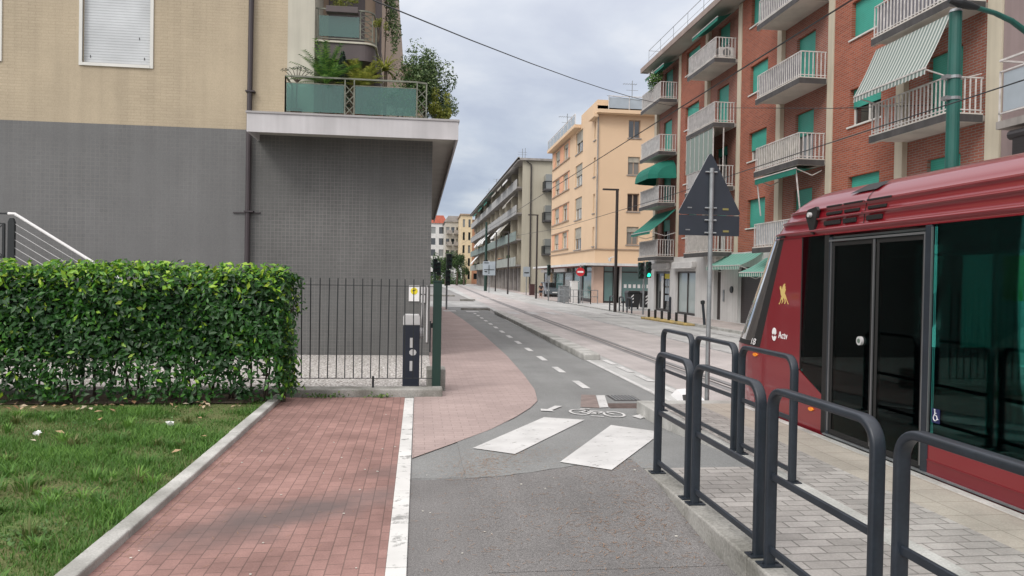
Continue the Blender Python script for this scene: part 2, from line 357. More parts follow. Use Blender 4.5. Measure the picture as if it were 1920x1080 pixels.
def np_mesh(name, v, f, mat, parent=None, loc=(0, 0, 0), tone=None, kind=None, smooth=False):
    me = bpy.data.meshes.new(name); nf, c = f.shape
    me.vertices.add(len(v)); me.vertices.foreach_set('co', v.astype('f').ravel())
    me.loops.add(nf*c); me.loops.foreach_set('vertex_index', f.astype('i').ravel())
    me.polygons.add(nf); me.polygons.foreach_set('loop_start', np.arange(0, nf*c, c, dtype='i'))
    me.update(calc_edges=True); me.materials.append(mat)
    if tone is not None:
        a = me.attributes.new('tone', 'FLOAT', 'FACE'); a.data.foreach_set('value', np.asarray(tone, 'f'))
    o = bpy.data.objects.new(name, me); COL.objects.link(o)
    if parent: o.parent = parent; W[o.name] = wloc(parent)
    else: o.location = loc; W[o.name] = Vector(loc)
    if kind: o['kind'] = kind
    return o

FX = lambda X: (lambda u, z, n: (X-n, u, z))       # facade facing the street from the right (towards -X), u runs along Y
FY = lambda Y: (lambda u, z, n: (u, Y-n, z))       # facade facing the camera (towards -Y), u runs along X

M = {}
M['asphalt_near'] = asphalt('asphalt_near', (.168, .163, .160), .16, .42)
M['asphalt_cycle'] = asphalt('asphalt_cycle', (.212, .217, .214), .12, .24)
M['asphalt_road'] = asphalt('asphalt_road', (.42, .425, .415), .18, .12)
M['asphalt_pink'] = asphalt('asphalt_pink', (.425, .395, .385), .16, .12)
M['asphalt_walk'] = asphalt('asphalt_walk', (.42, .37, .35), .14, .15)
M['paint'] = worn_paint('road_paint', (.60, .60, .59), (.24, .235, .23), .60, 14)
M['paint_fresh'] = worn_paint('road_paint_fresh', (.60, .60, .59), (.27, .268, .262), .615, 11)
M['paint_far'] = worn_paint('road_paint_faded', (.5, .5, .5), (.26, .255, .25), .54, 3)
M['paint_strip'] = worn_paint('painted_strip', (.66, .66, .64), (.27, .27, .26), .585, 6)
M['pad'] = BR('red_parking_pavers', (.325, .195, .172), (.262, .156, .138), (.175, .112, .098), .15, .095, .004, 'yx', patch=.30, pscale=1.6, bump=.5,
              stain=[(-.85, 5.45, 1.0, .38, (.115, .098, .096), .8), (-.15, 6.6, .5, .25, (.12, .09, .085), .5), (-1.2, 5.0, .5, .3, (.12, .09, .085), .45)])
M['walk_red'] = BR('red_footpath_pavers', (.40, .315, .295), (.355, .28, .262), (.29, .23, .215), .21, .105, .005, 'xy', patch=.18, pscale=.8, bump=.4)
M['platform'] = BR('grey_platform_pavers', (.39, .37, .35), (.30, .285, .268), (.19, .18, .168), .22, .11, .006, 'xy', patch=.26, pscale=2.2, bump=.6, rot=0)
M['kerb'] = P('kerb_stone', (.45, .45, .43), .85, var=.3, vscale=2.5, fine=.15, fscale=70, bump=.3, col2=(.27, .27, .25))
M['kerb_dirty'] = P('kerb_stone_mossy', (.30, .295, .275), .9, var=.35, vscale=3, fine=.2, fscale=50, bump=.4, col2=(.15, .148, .128))
M['tactile'] = BR('beige_edge_slabs', (.40, .365, .315), (.36, .33, .285), (.26, .235, .20), .3, .3, .005, 'xy', offset=0, patch=.22, pscale=2, bump=.2)
M['gravel'] = None
def gravel():
    m, nt, b, N, L = base_mat('white_gravel'); g = N('ShaderNodeNewGeometry')
    v = N('ShaderNodeTexVoronoi'); v.inputs['Scale'].default_value = 28; L(g.outputs['Position'], v.inputs['Vector'])
    cr = N('ShaderNodeValToRGB'); L(v.outputs['Color'], cr.inputs[0]); cr.color_ramp.elements[0].color = (.42, .40, .38, 1); cr.color_ramp.elements[1].color = (.82, .80, .78, 1)
    c2 = N('ShaderNodeValToRGB'); L(v.outputs['Distance'], c2.inputs[0]); c2.color_ramp.elements[0].position = .35; c2.color_ramp.elements[0].color = (1, 1, 1, 1); c2.color_ramp.elements[1].position = .75; c2.color_ramp.elements[1].color = (.35, .33, .3, 1)
    mx = N('ShaderNodeMix'); mx.data_type = 'RGBA'; mx.blend_type = 'MULTIPLY'; mx.inputs[0].default_value = 1; L(cr.outputs[0], mx.inputs[6]); L(c2.outputs[0], mx.inputs[7])
    L(mx.outputs[2], b.inputs['Base Color']); b.inputs['Roughness'].default_value = .9
    bp = N('ShaderNodeBump'); bp.inputs['Distance'].default_value = .02; bp.invert = True; L(v.outputs['Distance'], bp.inputs['Height']); L(bp.outputs[0], b.inputs['Normal'])
    return m
M['gravel'] = gravel()
M['soil'] = P('garden_soil', (.10, .075, .05), .95, var=.5, vscale=5, fine=.35, fscale=40, bump=.8, bscale=30)
M['lawn'] = P('lawn_ground', (.085, .13, .035), .95, var=.4, vscale=1.6, fine=.4, fscale=60, bump=.6, bscale=50, col2=(.13, .125, .05))
M['steel_dark'] = P('anthracite_paint', (.020, .027, .037), .42, var=.25, vscale=6, fine=.12, fscale=60, spec=.5)
M['iron'] = P('black_iron', (.012, .016, .018), .5, var=.2)
M['green_metal'] = P('dark_green_metal', (.008, .035, .026), .4, var=.2, spec=.5)
M['post_green'] = P('lamp_green_paint', (.012, .105, .085), .42, var=.15, vscale=3, streak=.12)
M['galv'] = P('galvanised_steel', (.30, .32, .33), .45, metal=.6, var=.25, vscale=6, fine=.1)
M['navy'] = P('navy_powder_coat', (.014, .02, .035), .4, var=.2)
M['silver'] = P('silver_plastic', (.55, .55, .55), .4, var=.1)
M['white'] = P('white_paint', (.75, .75, .73), .6, var=.12, vscale=2)
M['black'] = P('black_rubber', (.012, .012, .012), .6, var=.1)
M['downpipe'] = P('brown_pipe', (.048, .038, .042), .5, var=.15)
M['grey_tile'] = BR('grey_mosaic', (.152, .154, .154), (.168, .170, .170), (.205, .205, .20), .085, .085, .005, 'xz', offset=0, rough=.75, patch=.10, pscale=.6, bump=.15, mvar=1.0)
M['grey_tile2'] = BR('grey_mosaic_panel', (.124, .126, .124), (.142, .143, .140), (.205, .20, .19), .075, .075, .005, 'xz', offset=0, rough=.75, patch=.14, pscale=.8, bump=.2, mvar=.75)
M['beige_tile'] = BR('beige_mosaic', (.47, .395, .285), (.44, .37, .265), (.37, .305, .215), .25, .06, .005, 'xz', offset=.5, rough=.75, patch=.12, pscale=.5, bump=.12, mvar=.9)
M['cream'] = P('cream_render', (.52, .50, .42), .8, var=.12, vscale=1, streak=.12)
M['tan'] = P('tan_render', (.36, .27, .20), .85, var=.15)
M['slab_paint'] = P('pale_slab_paint', (.53, .52, .53), .7, var=.12, vscale=1.2, streak=.12)
M['slab_edge'] = P('slab_coping', (.36, .35, .35), .6, var=.15)
M['brown_slab'] = P('brown_slab_band', (.085, .068, .068), .6, var=.2)
M['teal_glass'] = glass('frosted_teal_panel', (.45, .72, .66), refl=.06, rough=.10, trans=.72, body=(.05, .18, .15))
M['rail_bronze'] = P('weathered_rail', (.20, .21, .17), .6, metal=.2, var=.3, vscale=9)
M['shutter_white'] = slats('white_roller_shutter', (.60, .63, .65), .055, 'z', dark=.6)
M['frame_white'] = P('white_window_frame', (.66, .66, .62), .5, var=.1)
M['brick'] = BR('red_brick', (.40, .112, .062), (.29, .077, .044), (.30, .22, .18), .24, .068, .010, 'yz', rough=.9, patch=.14, pscale=.6, bump=.4)
M['brick_old'] = BR('weathered_brick', (.36, .125, .085), (.30, .10, .07), (.30, .25, .22), .24, .068, .012, 'yz', rough=.9, patch=.2, pscale=1.2, bump=.4)
M['pilaster'] = P('cream_pilaster', (.56, .51, .40), .8, var=.1, vscale=1.2, streak=.1)
M['mauve'] = P('mauve_render', (.30, .235, .23), .85, var=.12, vscale=.7, streak=.08)
M['concrete'] = P('balcony_concrete', (.32, .30, .28), .85, var=.25, vscale=1.5, streak=.2)
M['balcony_soffit'] = P('balcony_soffit', (.60, .57, .52), .85, var=.18, vscale=1.5)
M['concrete_dark'] = P('balcony_edge', (.075, .072, .072), .8, var=.3, vscale=2, streak=.2)
M['eave'] = P('eave_render', (.30, .24, .21), .8, var=.2, vscale=1.5)
M['soffit'] = P('soffit_paint', (.42, .41, .37), .85, var=.12)
M['teal_shutter'] = slats('sea_green_shutter', (.055, .39, .30), .06, 'z', dark=.65, depth=.6)
M['rail_white'] = P('pale_railing_paint', (.60, .58, .56), .6, var=.25, vscale=6)
M['screen_grey'] = P('grey_screen_sheet', (.19, .19, .215), .6, var=.2, vscale=2)
M['screen_blue'] = P('pale_blue_sheet', (.34, .39, .43), .55, var=.15)
M['screen_dark'] = P('dark_slate_sheet', (.10, .11, .13), .6, var=.2)
M['screen_cream'] = P('cream_sheet', (.36, .34, .28), .6, var=.3, vscale=3)
M['win_dark'] = glass('window_pane', (.2, .22, .22), refl=.10, rough=.03, trans=.0, body=(.022, .028, .03))
M['win_mid'] = glass('window_pane_curtained', (.2, .22, .22), refl=.08, rough=.05, trans=.0, body=(.20, .21, .20))
M['shop_glass'] = glass('shop_pane', (.1, .2, .2), refl=.08, rough=.05, trans=.0, body=(.13, .23, .225))
M['shop_pale'] = glass('shop_pane_pale', (.1, .2, .2), refl=.10, rough=.06, trans=.0, body=(.33, .40, .40))
M['reeded'] = glass('reeded_glass', (.5, .6, .5), refl=.06, rough=.2, trans=.3, body=(.24, .31, .23))
M['awning_green'] = P('dark_green_canvas', (.008, .16, .115), .85, var=.15)
M['awning_stripe'] = stripes('grey_white_stripe', (.62, .66, .63), (.22, .29, .27), .135, 1, .45)
M['awning_shop'] = stripes('green_white_stripe', (.16, .42, .34), (.25, .50, .42), .3, 1, .5)
M['awning_edge'] = stripes('valance_stripe', (.62, .66, .62), (.04, .30, .22), .16, 1, .5)
M['yellow_wall'] = P('apricot_render', (.67, .49, .325), .85, var=.06, vscale=.4)
M['orange_wall'] = P('orange_render', (.68, .36, .22), .85, var=.06)
M['plaster_white'] = P('white_plaster', (.62, .62, .61), .8, var=.12, vscale=1.2, streak=.1)
M['pink_stone'] = P('pink_pillar_render', (.62, .45, .36), .8, var=.1)
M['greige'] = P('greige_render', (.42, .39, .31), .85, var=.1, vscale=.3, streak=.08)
M['dark_bronze'] = P('dark_bronze_paint', (.035, .028, .026), .45, var=.15)
M['tram_red'] = P('tram_red_paint', (.20, .007, .014), .30, var=.05, vscale=.7, spec=.55, coat=.6)
M['tram_red_dark'] = P('tram_skirt_red', (.16, .008, .016), .35, var=.05, coat=.4)
M['tram_glass'] = glass('tram_tinted_glass', (.33, .82, .76), refl=.01, rough=.015, trans=1.0, ior=1.33)
M['tram_glass_dark'] = glass('tram_dark_glass', (.20, .42, .41), refl=.005, rough=.015, trans=1.0, ior=1.33)
M['windscreen'] = glass('windscreen_glass', (.50, .62, .57), refl=.12, rough=.03, trans=.72, body=(.30, .37, .33))
M['amber'] = P('amber_lens', (.85, .27, .02), .3, var=.05)
M['gold'] = P('gold_emblem', (.62, .46, .16), .45, var=.05)
M['decal_white'] = P('white_decal', (.8, .8, .8), .5, var=.02)
M['yellow_kerb'] = P('yellow_kerb_paint', (.46, .33, .10), .8, var=.4, vscale=5, col2=(.25, .20, .11))
M['leaf_plain'] = P('potted_greenery', (.03, .07, .025), .8, var=.5, vscale=6)
M['skin'] = P('skin', (.45, .27, .19), .6, var=.05)

# ------------------------------------------------------------------ ground
def struct(mb, name, mat, **k): return mb.build(name, mat, kind='structure', **k)
struct(MB().sheet([(-900, -300), (900, -300), (900, 1500), (-900, 1500)], -.03), 'ground', P('far_ground', (.24, .235, .23), .9, var=.2, vscale=.05))
struct(MB().sheet([(3.5, -12), (10.35, -12), (10.35, 30), (10.1, 60), (12.2, 110), (12.6, 185), (3.9, 185), (3.9, 40), (3.5, 30)], 0), 'road', M['asphalt_road'])
struct(MB().sheet([(-14, 42.4), (3.9, 42.4), (3.9, 52), (-14, 52)], 0), 'side_street', M['asphalt_road'])
mb = MB(); tl = [(4.05, 9.2), (4.05, 30), (4.35, 60), (5.2, 110), (6.0, 180)]; tr_ = [(7.35, 9.2), (7.2, 30), (7.5, 60), (8.3, 110), (9.0, 180)]
mb.grid([[(x, y, .004) for x, y in tl], [(x, y, .004) for x, y in tr_]]); mb.quad((4.05, -12, .004), (7.35, -12, .004), (7.35, 9.2, .004), (4.05, 9.2, .004))
struct(mb, 'tram_lane', M['asphalt_pink'])
struct(MB().sheet([(-.04, -6), (1.86, -6), (1.86, 6.3), (-.04, 6.25)], .0), 'near_asphalt', M['asphalt_near'])
struct(MB().sheet([(-.04, 6.25), (2.0, 6.3), (3.5, 6.3), (4.04, 9.0), (4.04, 15), (3.5, 15.4), (3.5, 37), (3.9, 42.4), (1.0, 42.4), (1.0, 10), (-.04, 10)], -.004), 'cycle_path', M['asphalt_cycle'])
# red footpath with its rounded tip
fp = [(-.035, 6.99), (.38, 7.6), (.82, 8.27), (1.19, 8.99), (1.48, 9.65), (1.66, 10.2), (1.78, 11.2), (1.86, 13.0), (1.93, 16.1), (1.93, 22), (1.78, 30), (1.55, 37.5), (1.5, 42), (.1, 42), (.1, 10.55), (-.035, 10.55)]
struct(MB().sheet(fp, .006), 'red_footpath', M['walk_red'])
struct(MB().sheet([(-1.8, -6), (-.165, -6), (-.165, 10.55), (-1.8, 10.55)], .002), 'parking_pad', M['pad'])
mb = MB()   # white painted edging stones between the pad and the asphalt
y = -5.0
while y < 10.3:
    l = min(.78, 10.42-y); mb.box(-.163, -.042, y, y+l-.012, -.02, .012); y += .78
struct(mb, 'edging_strip', M['paint_strip'], bevel=.004)
mb = MB(); y = -4.0
while y < 10.5:
    l = min(1.0, 10.54-y); mb.box(-1.925, -1.80, y, y+l-.008, -.02, .055+.004*math.sin(y*5)); y += 1.0
struct(mb, 'lawn_kerb', M['kerb'], bevel=.012)
# lawn, uneven
xs = np.linspace(-14, -1.925, 60); ys = np.linspace(-4, 10.6, 70)
mb = MB(); mb.grid([[(x, y, .012+.018*math.sin(x*1.7+y)*math.sin(y*1.3)+.006*math.sin(x*7)+(.015 if y > 9.4 else 0)) for x in xs] for y in ys])
struct(mb, 'lawn', M['lawn'], smooth=True)
struct(MB().sheet([(-14, 9.8), (-2.1, 9.85), (-1.98, 10.6), (-14, 10.6)], .045), 'hedge_soil', M['soil'])
struct(MB().sheet([(-22, 10.9), (.24, 10.9), (.24, 15.96), (-22, 15.96)], .02), 'gravel_bed', M['gravel'])

# platform, ramp, kerbs
pl = [(2.05, -6), (3.52, -6), (3.52, 9.05), (2.98, 9.05), (2.98, 5.95), (2.05, 5.95)]
struct(MB().sheet(pl, .150), 'platform', M['platform'])
struct(MB().sheet([(3.52, -6), (4.02, -6), (4.02, 9.3), (3.52, 9.05)], .150), 'platform_edge', M['tactile'])
mb = MB(); y = -5.0
while y < 5.9:
    l = min(1.0, 5.95-y); mb.box(1.86, 2.047, y, y+l-.008, -.05, .152); y += 1.0
struct(mb, 'platform_kerb', M['kerb_dirty'], bevel=.012)
mb = MB(); y = 5.95
while y < 9.3:
    l = min(1.0, 9.3-y); mb.box(2.80, 2.977, y, y+l-.008, -.05, .154); y += 1.0
mb.box(2.98, 4.02, 9.06, 9.3, -.05, .153); mb.box(4.023, 4.12, -6, 9.3, -.05, .151)
struct(mb, 'platform_inner_kerb', M['kerb'], bevel=.012)
mb = MB(); mb.box(2.80, 2.977, -6, 5.94, -.05, .155)
struct(mb, 'platform_joint_strip', M['kerb'])
def swell(x, y):
    sx = max(0, min(1, (x-.45)/1.5)); sx = sx*sx*(3-2*sx)
    sy = max(0, min(1, (y-4.3)/1.65)) if y < 5.95 else max(0, min(1, (8.7-y)/2.75)); sy = sy*sy*(3-2*sy)
    return .148*sx*sy
def on_swell(x, y):
    k = 1.0
    for _ in range(12): k = 1-(swell(x*k, y*k)+.010)/1.7
    return (x*k, y*k, swell(x*k, y*k)+.010)
def swell_sheet(x0, x1, y0, y1, base, nx=12, ny=14):
    return MB().grid([[(x, y, base+swell(x, y)) for x in np.linspace(x0, x1, nx)] for y in np.linspace(y0, y1, ny)])
m_ = swell_sheet(.42, 1.86, 4.25, 6.28, .002, 22, 20); struct(m_, 'near_ramp', M['asphalt_near'], smooth=True)
m_ = swell_sheet(.42, 1.86, 6.284, 8.75, .0015, 22, 24); m_.grid([[(x, y, .0015+swell(x, y)) for x in np.linspace(1.86, 2.8, 8)] for y in np.linspace(5.95, 8.75, 26)])
struct(m_, 'access_ramp', M['asphalt_cycle'], smooth=True)
# separator kerb between cycle path and tram lane
mb = MB(); y = 15.4
while y < 35:
    x0 = 3.48+(y-15.4)*.006; mb.box(x0, x0+.36, y, y+.985, -.02, .13); y += 1.0
struct(mb, 'separator_kerb', M['kerb'], bevel=.03)
struct(MB().box(10.35, 10.5, -10, 31.5, -.02, .10).box(10.35, 10.5, 31.5, 50, -.02, .04), 'street_kerb', M['kerb'], bevel=.01)
struct(MB().sheet([(10.5, -10), (13.2, -10), (13.2, 52.4), (26, 52.4), (26, 60), (13, 60), (13, 185), (12.1, 185), (11.9, 110), (10.1, 60), (10.5, 50)], .012), 'pavement', M['asphalt_walk'])
struct(MB().sheet([(10.5, 39.8), (26, 40.7), (26, 52.4), (10.3, 52.4)], .016), 'side_road', M['asphalt_road'])
mb = MB()   # islands left at the far crossing
for (x0, x1, y0, y1) in ((2.2, 3.7, 38.6, 38.9), (3.0, 4.1, 54, 54.4), (1.0, 3.2, 66, 66.5)):
    mb.box(x0, x1, y0, y1, -.02, .1)
struct(mb, 'far_kerb', M['kerb_dirty'])

# markings
mb = MB()


def band(A, B_, C_, D_, m=13, k=8):
    return [[(A[0]+(B_[0]-A[0])*i/m+(D_[0]+(C_[0]-D_[0])*i/m-A[0]-(B_[0]-A[0])*i/m)*q, A[1]+(B_[1]-A[1])*i/m+(D_[1]+(C_[1]-D_[1])*i/m-A[1]-(B_[1]-A[1])*i/m)*q) for q in np.linspace(0, 1, k)] for i in range(m+1)]
struct(MB().grid([[on_swell(x, y) for x, y in r] for r in band((1.55, 9.01), (.56, 7.4), (.95, 7.13), (2.02, 8.83))]), 'crossing_marking', M['paint_fresh'])
mb = MB(); A, B_, C_, D_ = (2.26, 8.50), (1.33, 6.8), (1.74, 6.49), (2.74, 8.08)
rows = []
for i in range(13):
    t = i/12; p = (A[0]+(B_[0]-A[0])*t, A[1]+(B_[1]-A[1])*t); q = (D_[0]+(C_[0]-D_[0])*t, D_[1]+(C_[1]-D_[1])*t)
    rows.append([(p[0]+(q[0]-p[0])*s, p[1]+(q[1]-p[1])*s) for s in np.linspace(0, 1, 8)])
mb.grid([[on_swell(x, y) for x, y in r] for r in rows])
struct(mb, 'crossing_marking', M['paint_fresh'])
mb = MB()
for i in range(14):
    y0 = 11.35+i*1.93; x0 = 2.62+.002*i
    mb.sheet([(x0-.06, y0), (x0+.06, y0), (x0+.06, y0+.85), (x0-.06, y0+.85)], .004)
struct(mb, 'cycle_lane_dashes', M['paint'])
mb = MB(); mb.sheet([(3.52, 9.6), (3.60, 9.6), (3.58, 15.3), (3.50, 15.3)], .006)
for i in range(5): y0 = 9.7+i*1.2; mb.sheet([(3.84, y0), (3.97, y0), (3.97, y0+.85), (3.84, y0+.85)], .008)
mb.sheet([(3.05, 9.9), (3.5, 9.5), (3.5, 9.75), (3.2, 10.1)], .006)
struct(mb, 'lane_edge_marking', M['paint'])
mb = MB()
for (p, q) in (((7.45, 10), (7.35, 31)), ((9.75, 10), (9.6, 33))): mb.sheet([(p[0]-.07, p[1]), (p[0]+.07, p[1]), (q[0]+.07, q[1]), (q[0]-.07, q[1])], .009)
for i in range(6): mb.sheet([(4.3+i*.98, 34.6), (4.8+i*.98, 34.6), (4.8+i*.98, 37.2), (4.3+i*.98, 37.2)], .009)
for i in range(7): mb.sheet([(4.6+i*.85, 58.6), (5.05+i*.85, 58.6), (5.05+i*.85, 62), (4.6+i*.85, 62)], .009)
mb.sheet([(7.5, 32.6), (9.6, 32.6), (9.6, 32.95), (7.5, 32.95)], .009)
mb.sheet([(8.5, 20), (8.62, 20), (8.62, 22.6), (8.85, 22.6), (8.56, 24), (8.27, 22.6), (8.5, 22.6)], .009)
for (x, y) in ((1.25, 36.6), (2.35, 36.2)): mb.sheet([(x, y), (x+.62, y), (x+.62, y+1.3), (x, y+1.3)], .008)
struct(mb, 'road_marking', M['paint_far'])
# painted bicycle and arrows
mb = MB()
def ring(cx, cy, rx, ry, w, a0=0, a1=360, n=22, z=.006):
    P1 = [(cx+math.cos(R(a0+(a1-a0)*i/n))*rx, cy+math.sin(R(a0+(a1-a0)*i/n))*ry, z) for i in range(n+1)]
    P2 = [(cx+math.cos(R(a0+(a1-a0)*i/n))*(rx-w), cy+math.sin(R(a0+(a1-a0)*i/n))*(ry-w), z) for i in range(n+1)]
    mb.grid([P1, P2])
def line(a, b, w=.035, z=.006):
    d = Vector((b[0]-a[0], b[1]-a[1])).normalized(); n = Vector((-d.y, d.x))*w/2
    mb.sheet([(a[0]+n.x, a[1]+n.y), (b[0]+n.x, b[1]+n.y), (b[0]-n.x, b[1]-n.y), (a[0]-n.x, a[1]-n.y)], z)
ring(2.07, 9.33, .14, .20, .035); ring(2.47, 9.15, .14, .20, .035)
line((2.07, 9.33), (2.19, 9.42)); line((2.19, 9.42), (2.38, 9.33)); line((2.38, 9.33), (2.47, 9.15)); line((2.19, 9.42), (2.27, 9.2)); line((2.07, 9.33), (2.25, 9.18)); line((2.27, 9.2), (2.38, 9.33)); line((2.15, 9.05), (2.3, 9.0)); line((2.12, 9.55), (2.25, 9.55))
mb.sheet([(1.58, 9.42), (1.75, 9.36), (1.73, 9.45), (1.92, 9.75), (1.83, 9.78), (1.68, 9.52), (1.6, 9.56)], .008)
mb.sheet([(2.66, 9.02), (2.86, 9.18), (2.83, 9.05), (2.98, 8.98), (2.90, 8.80), (2.78, 8.92), (2.72, 8.84)], .006)
struct(mb, 'bicycle_marking', M['paint'])
# square patch of painted blocks and a drain
struct(MB().sheet([(2.40, 9.62), (2.53, 9.66), (2.73, 10.66), (2.60, 10.66)], .006), 'marking_patch', M['paint_fresh'])
struct(MB().sheet([(2.16, 9.7), (2.40, 9.62), (2.60, 10.7), (2.4, 10.75)], .003), 'rust_stain_patch', P('rusty_asphalt', (.22, .175, .16), .9, var=.3, vscale=6))
d = thing('drain_cover', 'slotted cast iron drain cover set in the cycle path beside the white patch', 'drain cover', (2.9, 10.4, 0))
MB().box(2.76, 3.14, 10.2, 10.68, -.01, .002).build('frame', M['concrete_dark'], d)
mb = MB()
for i in range(7): mb.bar((2.80+i*.05, 10.24, .006), (2.80+i*.05, 10.64, .006), .022, .006)
mb.build('grate', M['galv'], d)
d = thing('manhole_cover', 'rusty brown manhole cover flush in asphalt above the painted bicycle', 'manhole cover', (2.85, 9.75, 0))
MB().box(2.55, 3.1, 9.62, 9.98, -.01, .0025).build('lid', P('rusty_iron', (.10, .07, .06), .8, var=.4, vscale=9), d)

# guide rail
mb = MB(); pr = [(5.0, -10), (5.0, 15.7), (5.15, 30), (5.5, 50), (5.95, 72), (6.9, 110), (8.2, 170)]
for dx in (-.055, .055): mb.grid([[(x+dx-.018, y, .009) for x, y in pr], [(x+dx+.018, y, .009) for x, y in pr]])
mb.grid([[(x-.2, y, .0065) for x, y in pr], [(x-.075, y, .0065) for x, y in pr]], 1); mb.grid([[(x+.075, y, .0065) for x, y in pr], [(x+.2, y, .0065) for x, y in pr]], 1)
struct(mb, 'guide_rail', [P('rail_groove', (.025, .024, .024), .5, var=.1), P('rail_bed', (.24, .235, .235), .8, var=.15)])
# black and white kerb nose
mb = MB(); mb.add([(3.60, 9.75, 0), (3.98, 9.75, 0), (4.02, 10.7, 0), (3.75, 10.7, 0), (3.70, 10.1, .10), (3.94, 10.1, .115), (3.98, 10.6, .115), (3.80, 10.6, .10)],
    [(0, 1, 5, 4), (4, 5, 6, 7), (1, 2, 6, 5), (3, 0, 4, 7), (2, 3, 7, 6)])
o = mb.build('kerb_nose', M['decal_white'], loc=(3.9, 10.2, 0)); tag(o, 'white painted wedge with black face at the tip of the stop platform', 'kerb marker')
MB().add([(3.63, 9.84, .03), (3.69, 10.06, .100), (3.85, 10.06, .112)], [(0, 1, 2)]).build('chevron', M['black'], o)
o.children[0].location.z = .004

# grass blades
def blades(n, x0, x1, y0, y1, h0, h1, dens=None):
    x = RNG.uniform(x0, x1, n*2); y = y0+(y1-y0)*RNG.power(.75, n*2) if False else RNG.uniform(y0, y1, n*2)
    pn = np.sin(x*2.3+1.3*np.sin(y*1.7))*np.sin(y*2.9+x)+.6*np.sin(x*5.1+y*3.3)*np.sin(y*6.3)
    keep = RNG.uniform(-1.3, 1.2, n*2) < pn+.35; keep &= ~((y > 9.45+.25*np.sin(x*3)) & (RNG.uniform(0, 1, n*2) > .25))
    x, y, pn = x[keep], y[keep], pn[keep]; n = len(x)
    h = RNG.uniform(h0, h1, n)*(1+.45*np.clip(pn, -1, 1)); a = RNG.uniform(0, 2*np.pi, n); w = RNG.uniform(.0022, .0045, n); b = RNG.uniform(.2, 1.2, n)*h
    dx, dy = np.cos(a), np.sin(a); px, py = -dy*w, dx*w; z = np.full(n, .012)
    v = np.stack([np.stack([x-px, y-py, z], 1), np.stack([x+px, y+py, z], 1), np.stack([x+dx*b*.35+px*.8, y+dy*b*.35+py*.8, z+h*.6], 1), np.stack([x+dx*b*.35-px*.8, y+dy*b*.35-py*.8, z+h*.6], 1),
                  np.stack([x+dx*b-px*.15, y+dy*b-py*.15, z+h], 1), np.stack([x+dx*b+px*.15, y+dy*b+py*.15, z+h], 1)], 1).reshape(-1, 3)
    k = np.arange(n)[:, None]*6; f = np.concatenate([k+np.array([[0, 1, 2, 3]]), k+np.array([[3, 2, 5, 4]])], 1).reshape(-1, 4)
    tone = np.clip(.5+.22*pn+RNG.normal(0, .2, n), 0, 1)
    return v, f, np.repeat(tone, 2)
M['grass'] = leafmat('grass_blades', [(0, (.22, .20, .09)), (.18, (.11, .17, .045)), (.6, (.075, .19, .035)), (1, (.18, .35, .065))], .5, .3, .3)
v1, f1, t1 = blades(115000, -7.2, -1.93, 3.4, 10.0, .02, .06)
o = np_mesh('grass', v1, f1, M['grass'], tone=t1); tag(o, 'uneven green lawn grass in front of the hedge', 'grass', kind='stuff')
def tufts(n):
    V = []; Fc = []; T = []
    for _ in range(n):
        cx, cy = random.uniform(-6.5, -2.05), random.choice([random.uniform(3.6, 7.0), random.uniform(3.6, 9.2)]); hh = random.uniform(.07, .15); tn0 = random.choice([.55, .7, .95, .15])
        for _k in range(random.randint(25, 60)):
            a = random.uniform(0, 6.283); rr = abs(random.gauss(0, .035)); x, y = cx+rr*math.cos(a), cy+rr*math.sin(a); h = hh*random.uniform(.5, 1.1); b = h*random.uniform(.3, 1.1); w = random.uniform(.003, .006)
            dx, dy = math.cos(a), math.sin(a); k = len(V); px, py = -dy*w, dx*w
            V += [(x-px, y-py, .01), (x+px, y+py, .01), (x+dx*b*.35+px, y+dy*b*.35+py, .01+h*.65), (x+dx*b*.35-px, y+dy*b*.35-py, .01+h*.65), (x+dx*b-px*.1, y+dy*b-py*.1, .01+h*.9), (x+dx*b+px*.1, y+dy*b+py*.1, .01+h*.9)]
            Fc += [(k, k+1, k+2, k+3), (k+3, k+2, k+5, k+4)]; t_ = min(1, max(0, tn0+random.gauss(0, .12))); T += [t_, t_]
    return np.array(V), np.array(Fc), np.array(T)
v2, f2, t2 = tufts(230)
o = np_mesh('grass_tufts', v2, f2, M['grass'], tone=t2); tag(o, 'taller bright grass tufts and coarse weeds in the lawn', 'grass', kind='stuff')
M['clover'] = leafmat('clover_leaf', [(0, (.05, .12, .03)), (1, (.13, .26, .06))], .5, .3)
pts = [(random.gauss(c[0], .16), random.gauss(c[1], .13), random.uniform(.03, .07)) for c in [(random.uniform(-6, -2.3), random.uniform(4, 9)) for _ in range(16)] for _ in range(60)]
o = leaves('clover', pts, [(0, -.2, 1)]*len(pts), .026, M['clover'], width=.9); tag(o, 'patches of small round leaved weeds in the lawn', 'weeds', kind='stuff')
pts = [(random.uniform(-6, -2.2), random.uniform(4.2, 9), .07) for _ in range(16)]
for i, c in enumerate(((-2.62, 8.4), (-3.75, 7.95))):
    o = leaves('paper_litter', [(c[0]+random.gauss(0, .02), c[1]+random.gauss(0, .02), .07) for _ in range(4)], [(0, -.5, 1)]*4, .07, M['decal_white'], width=.9, loc=(c[0], c[1], .05)); tag(o, ['crumpled white paper scrap nearer the kerb on the lawn', 'crumpled white paper scrap farther left on the lawn'][i], 'litter')
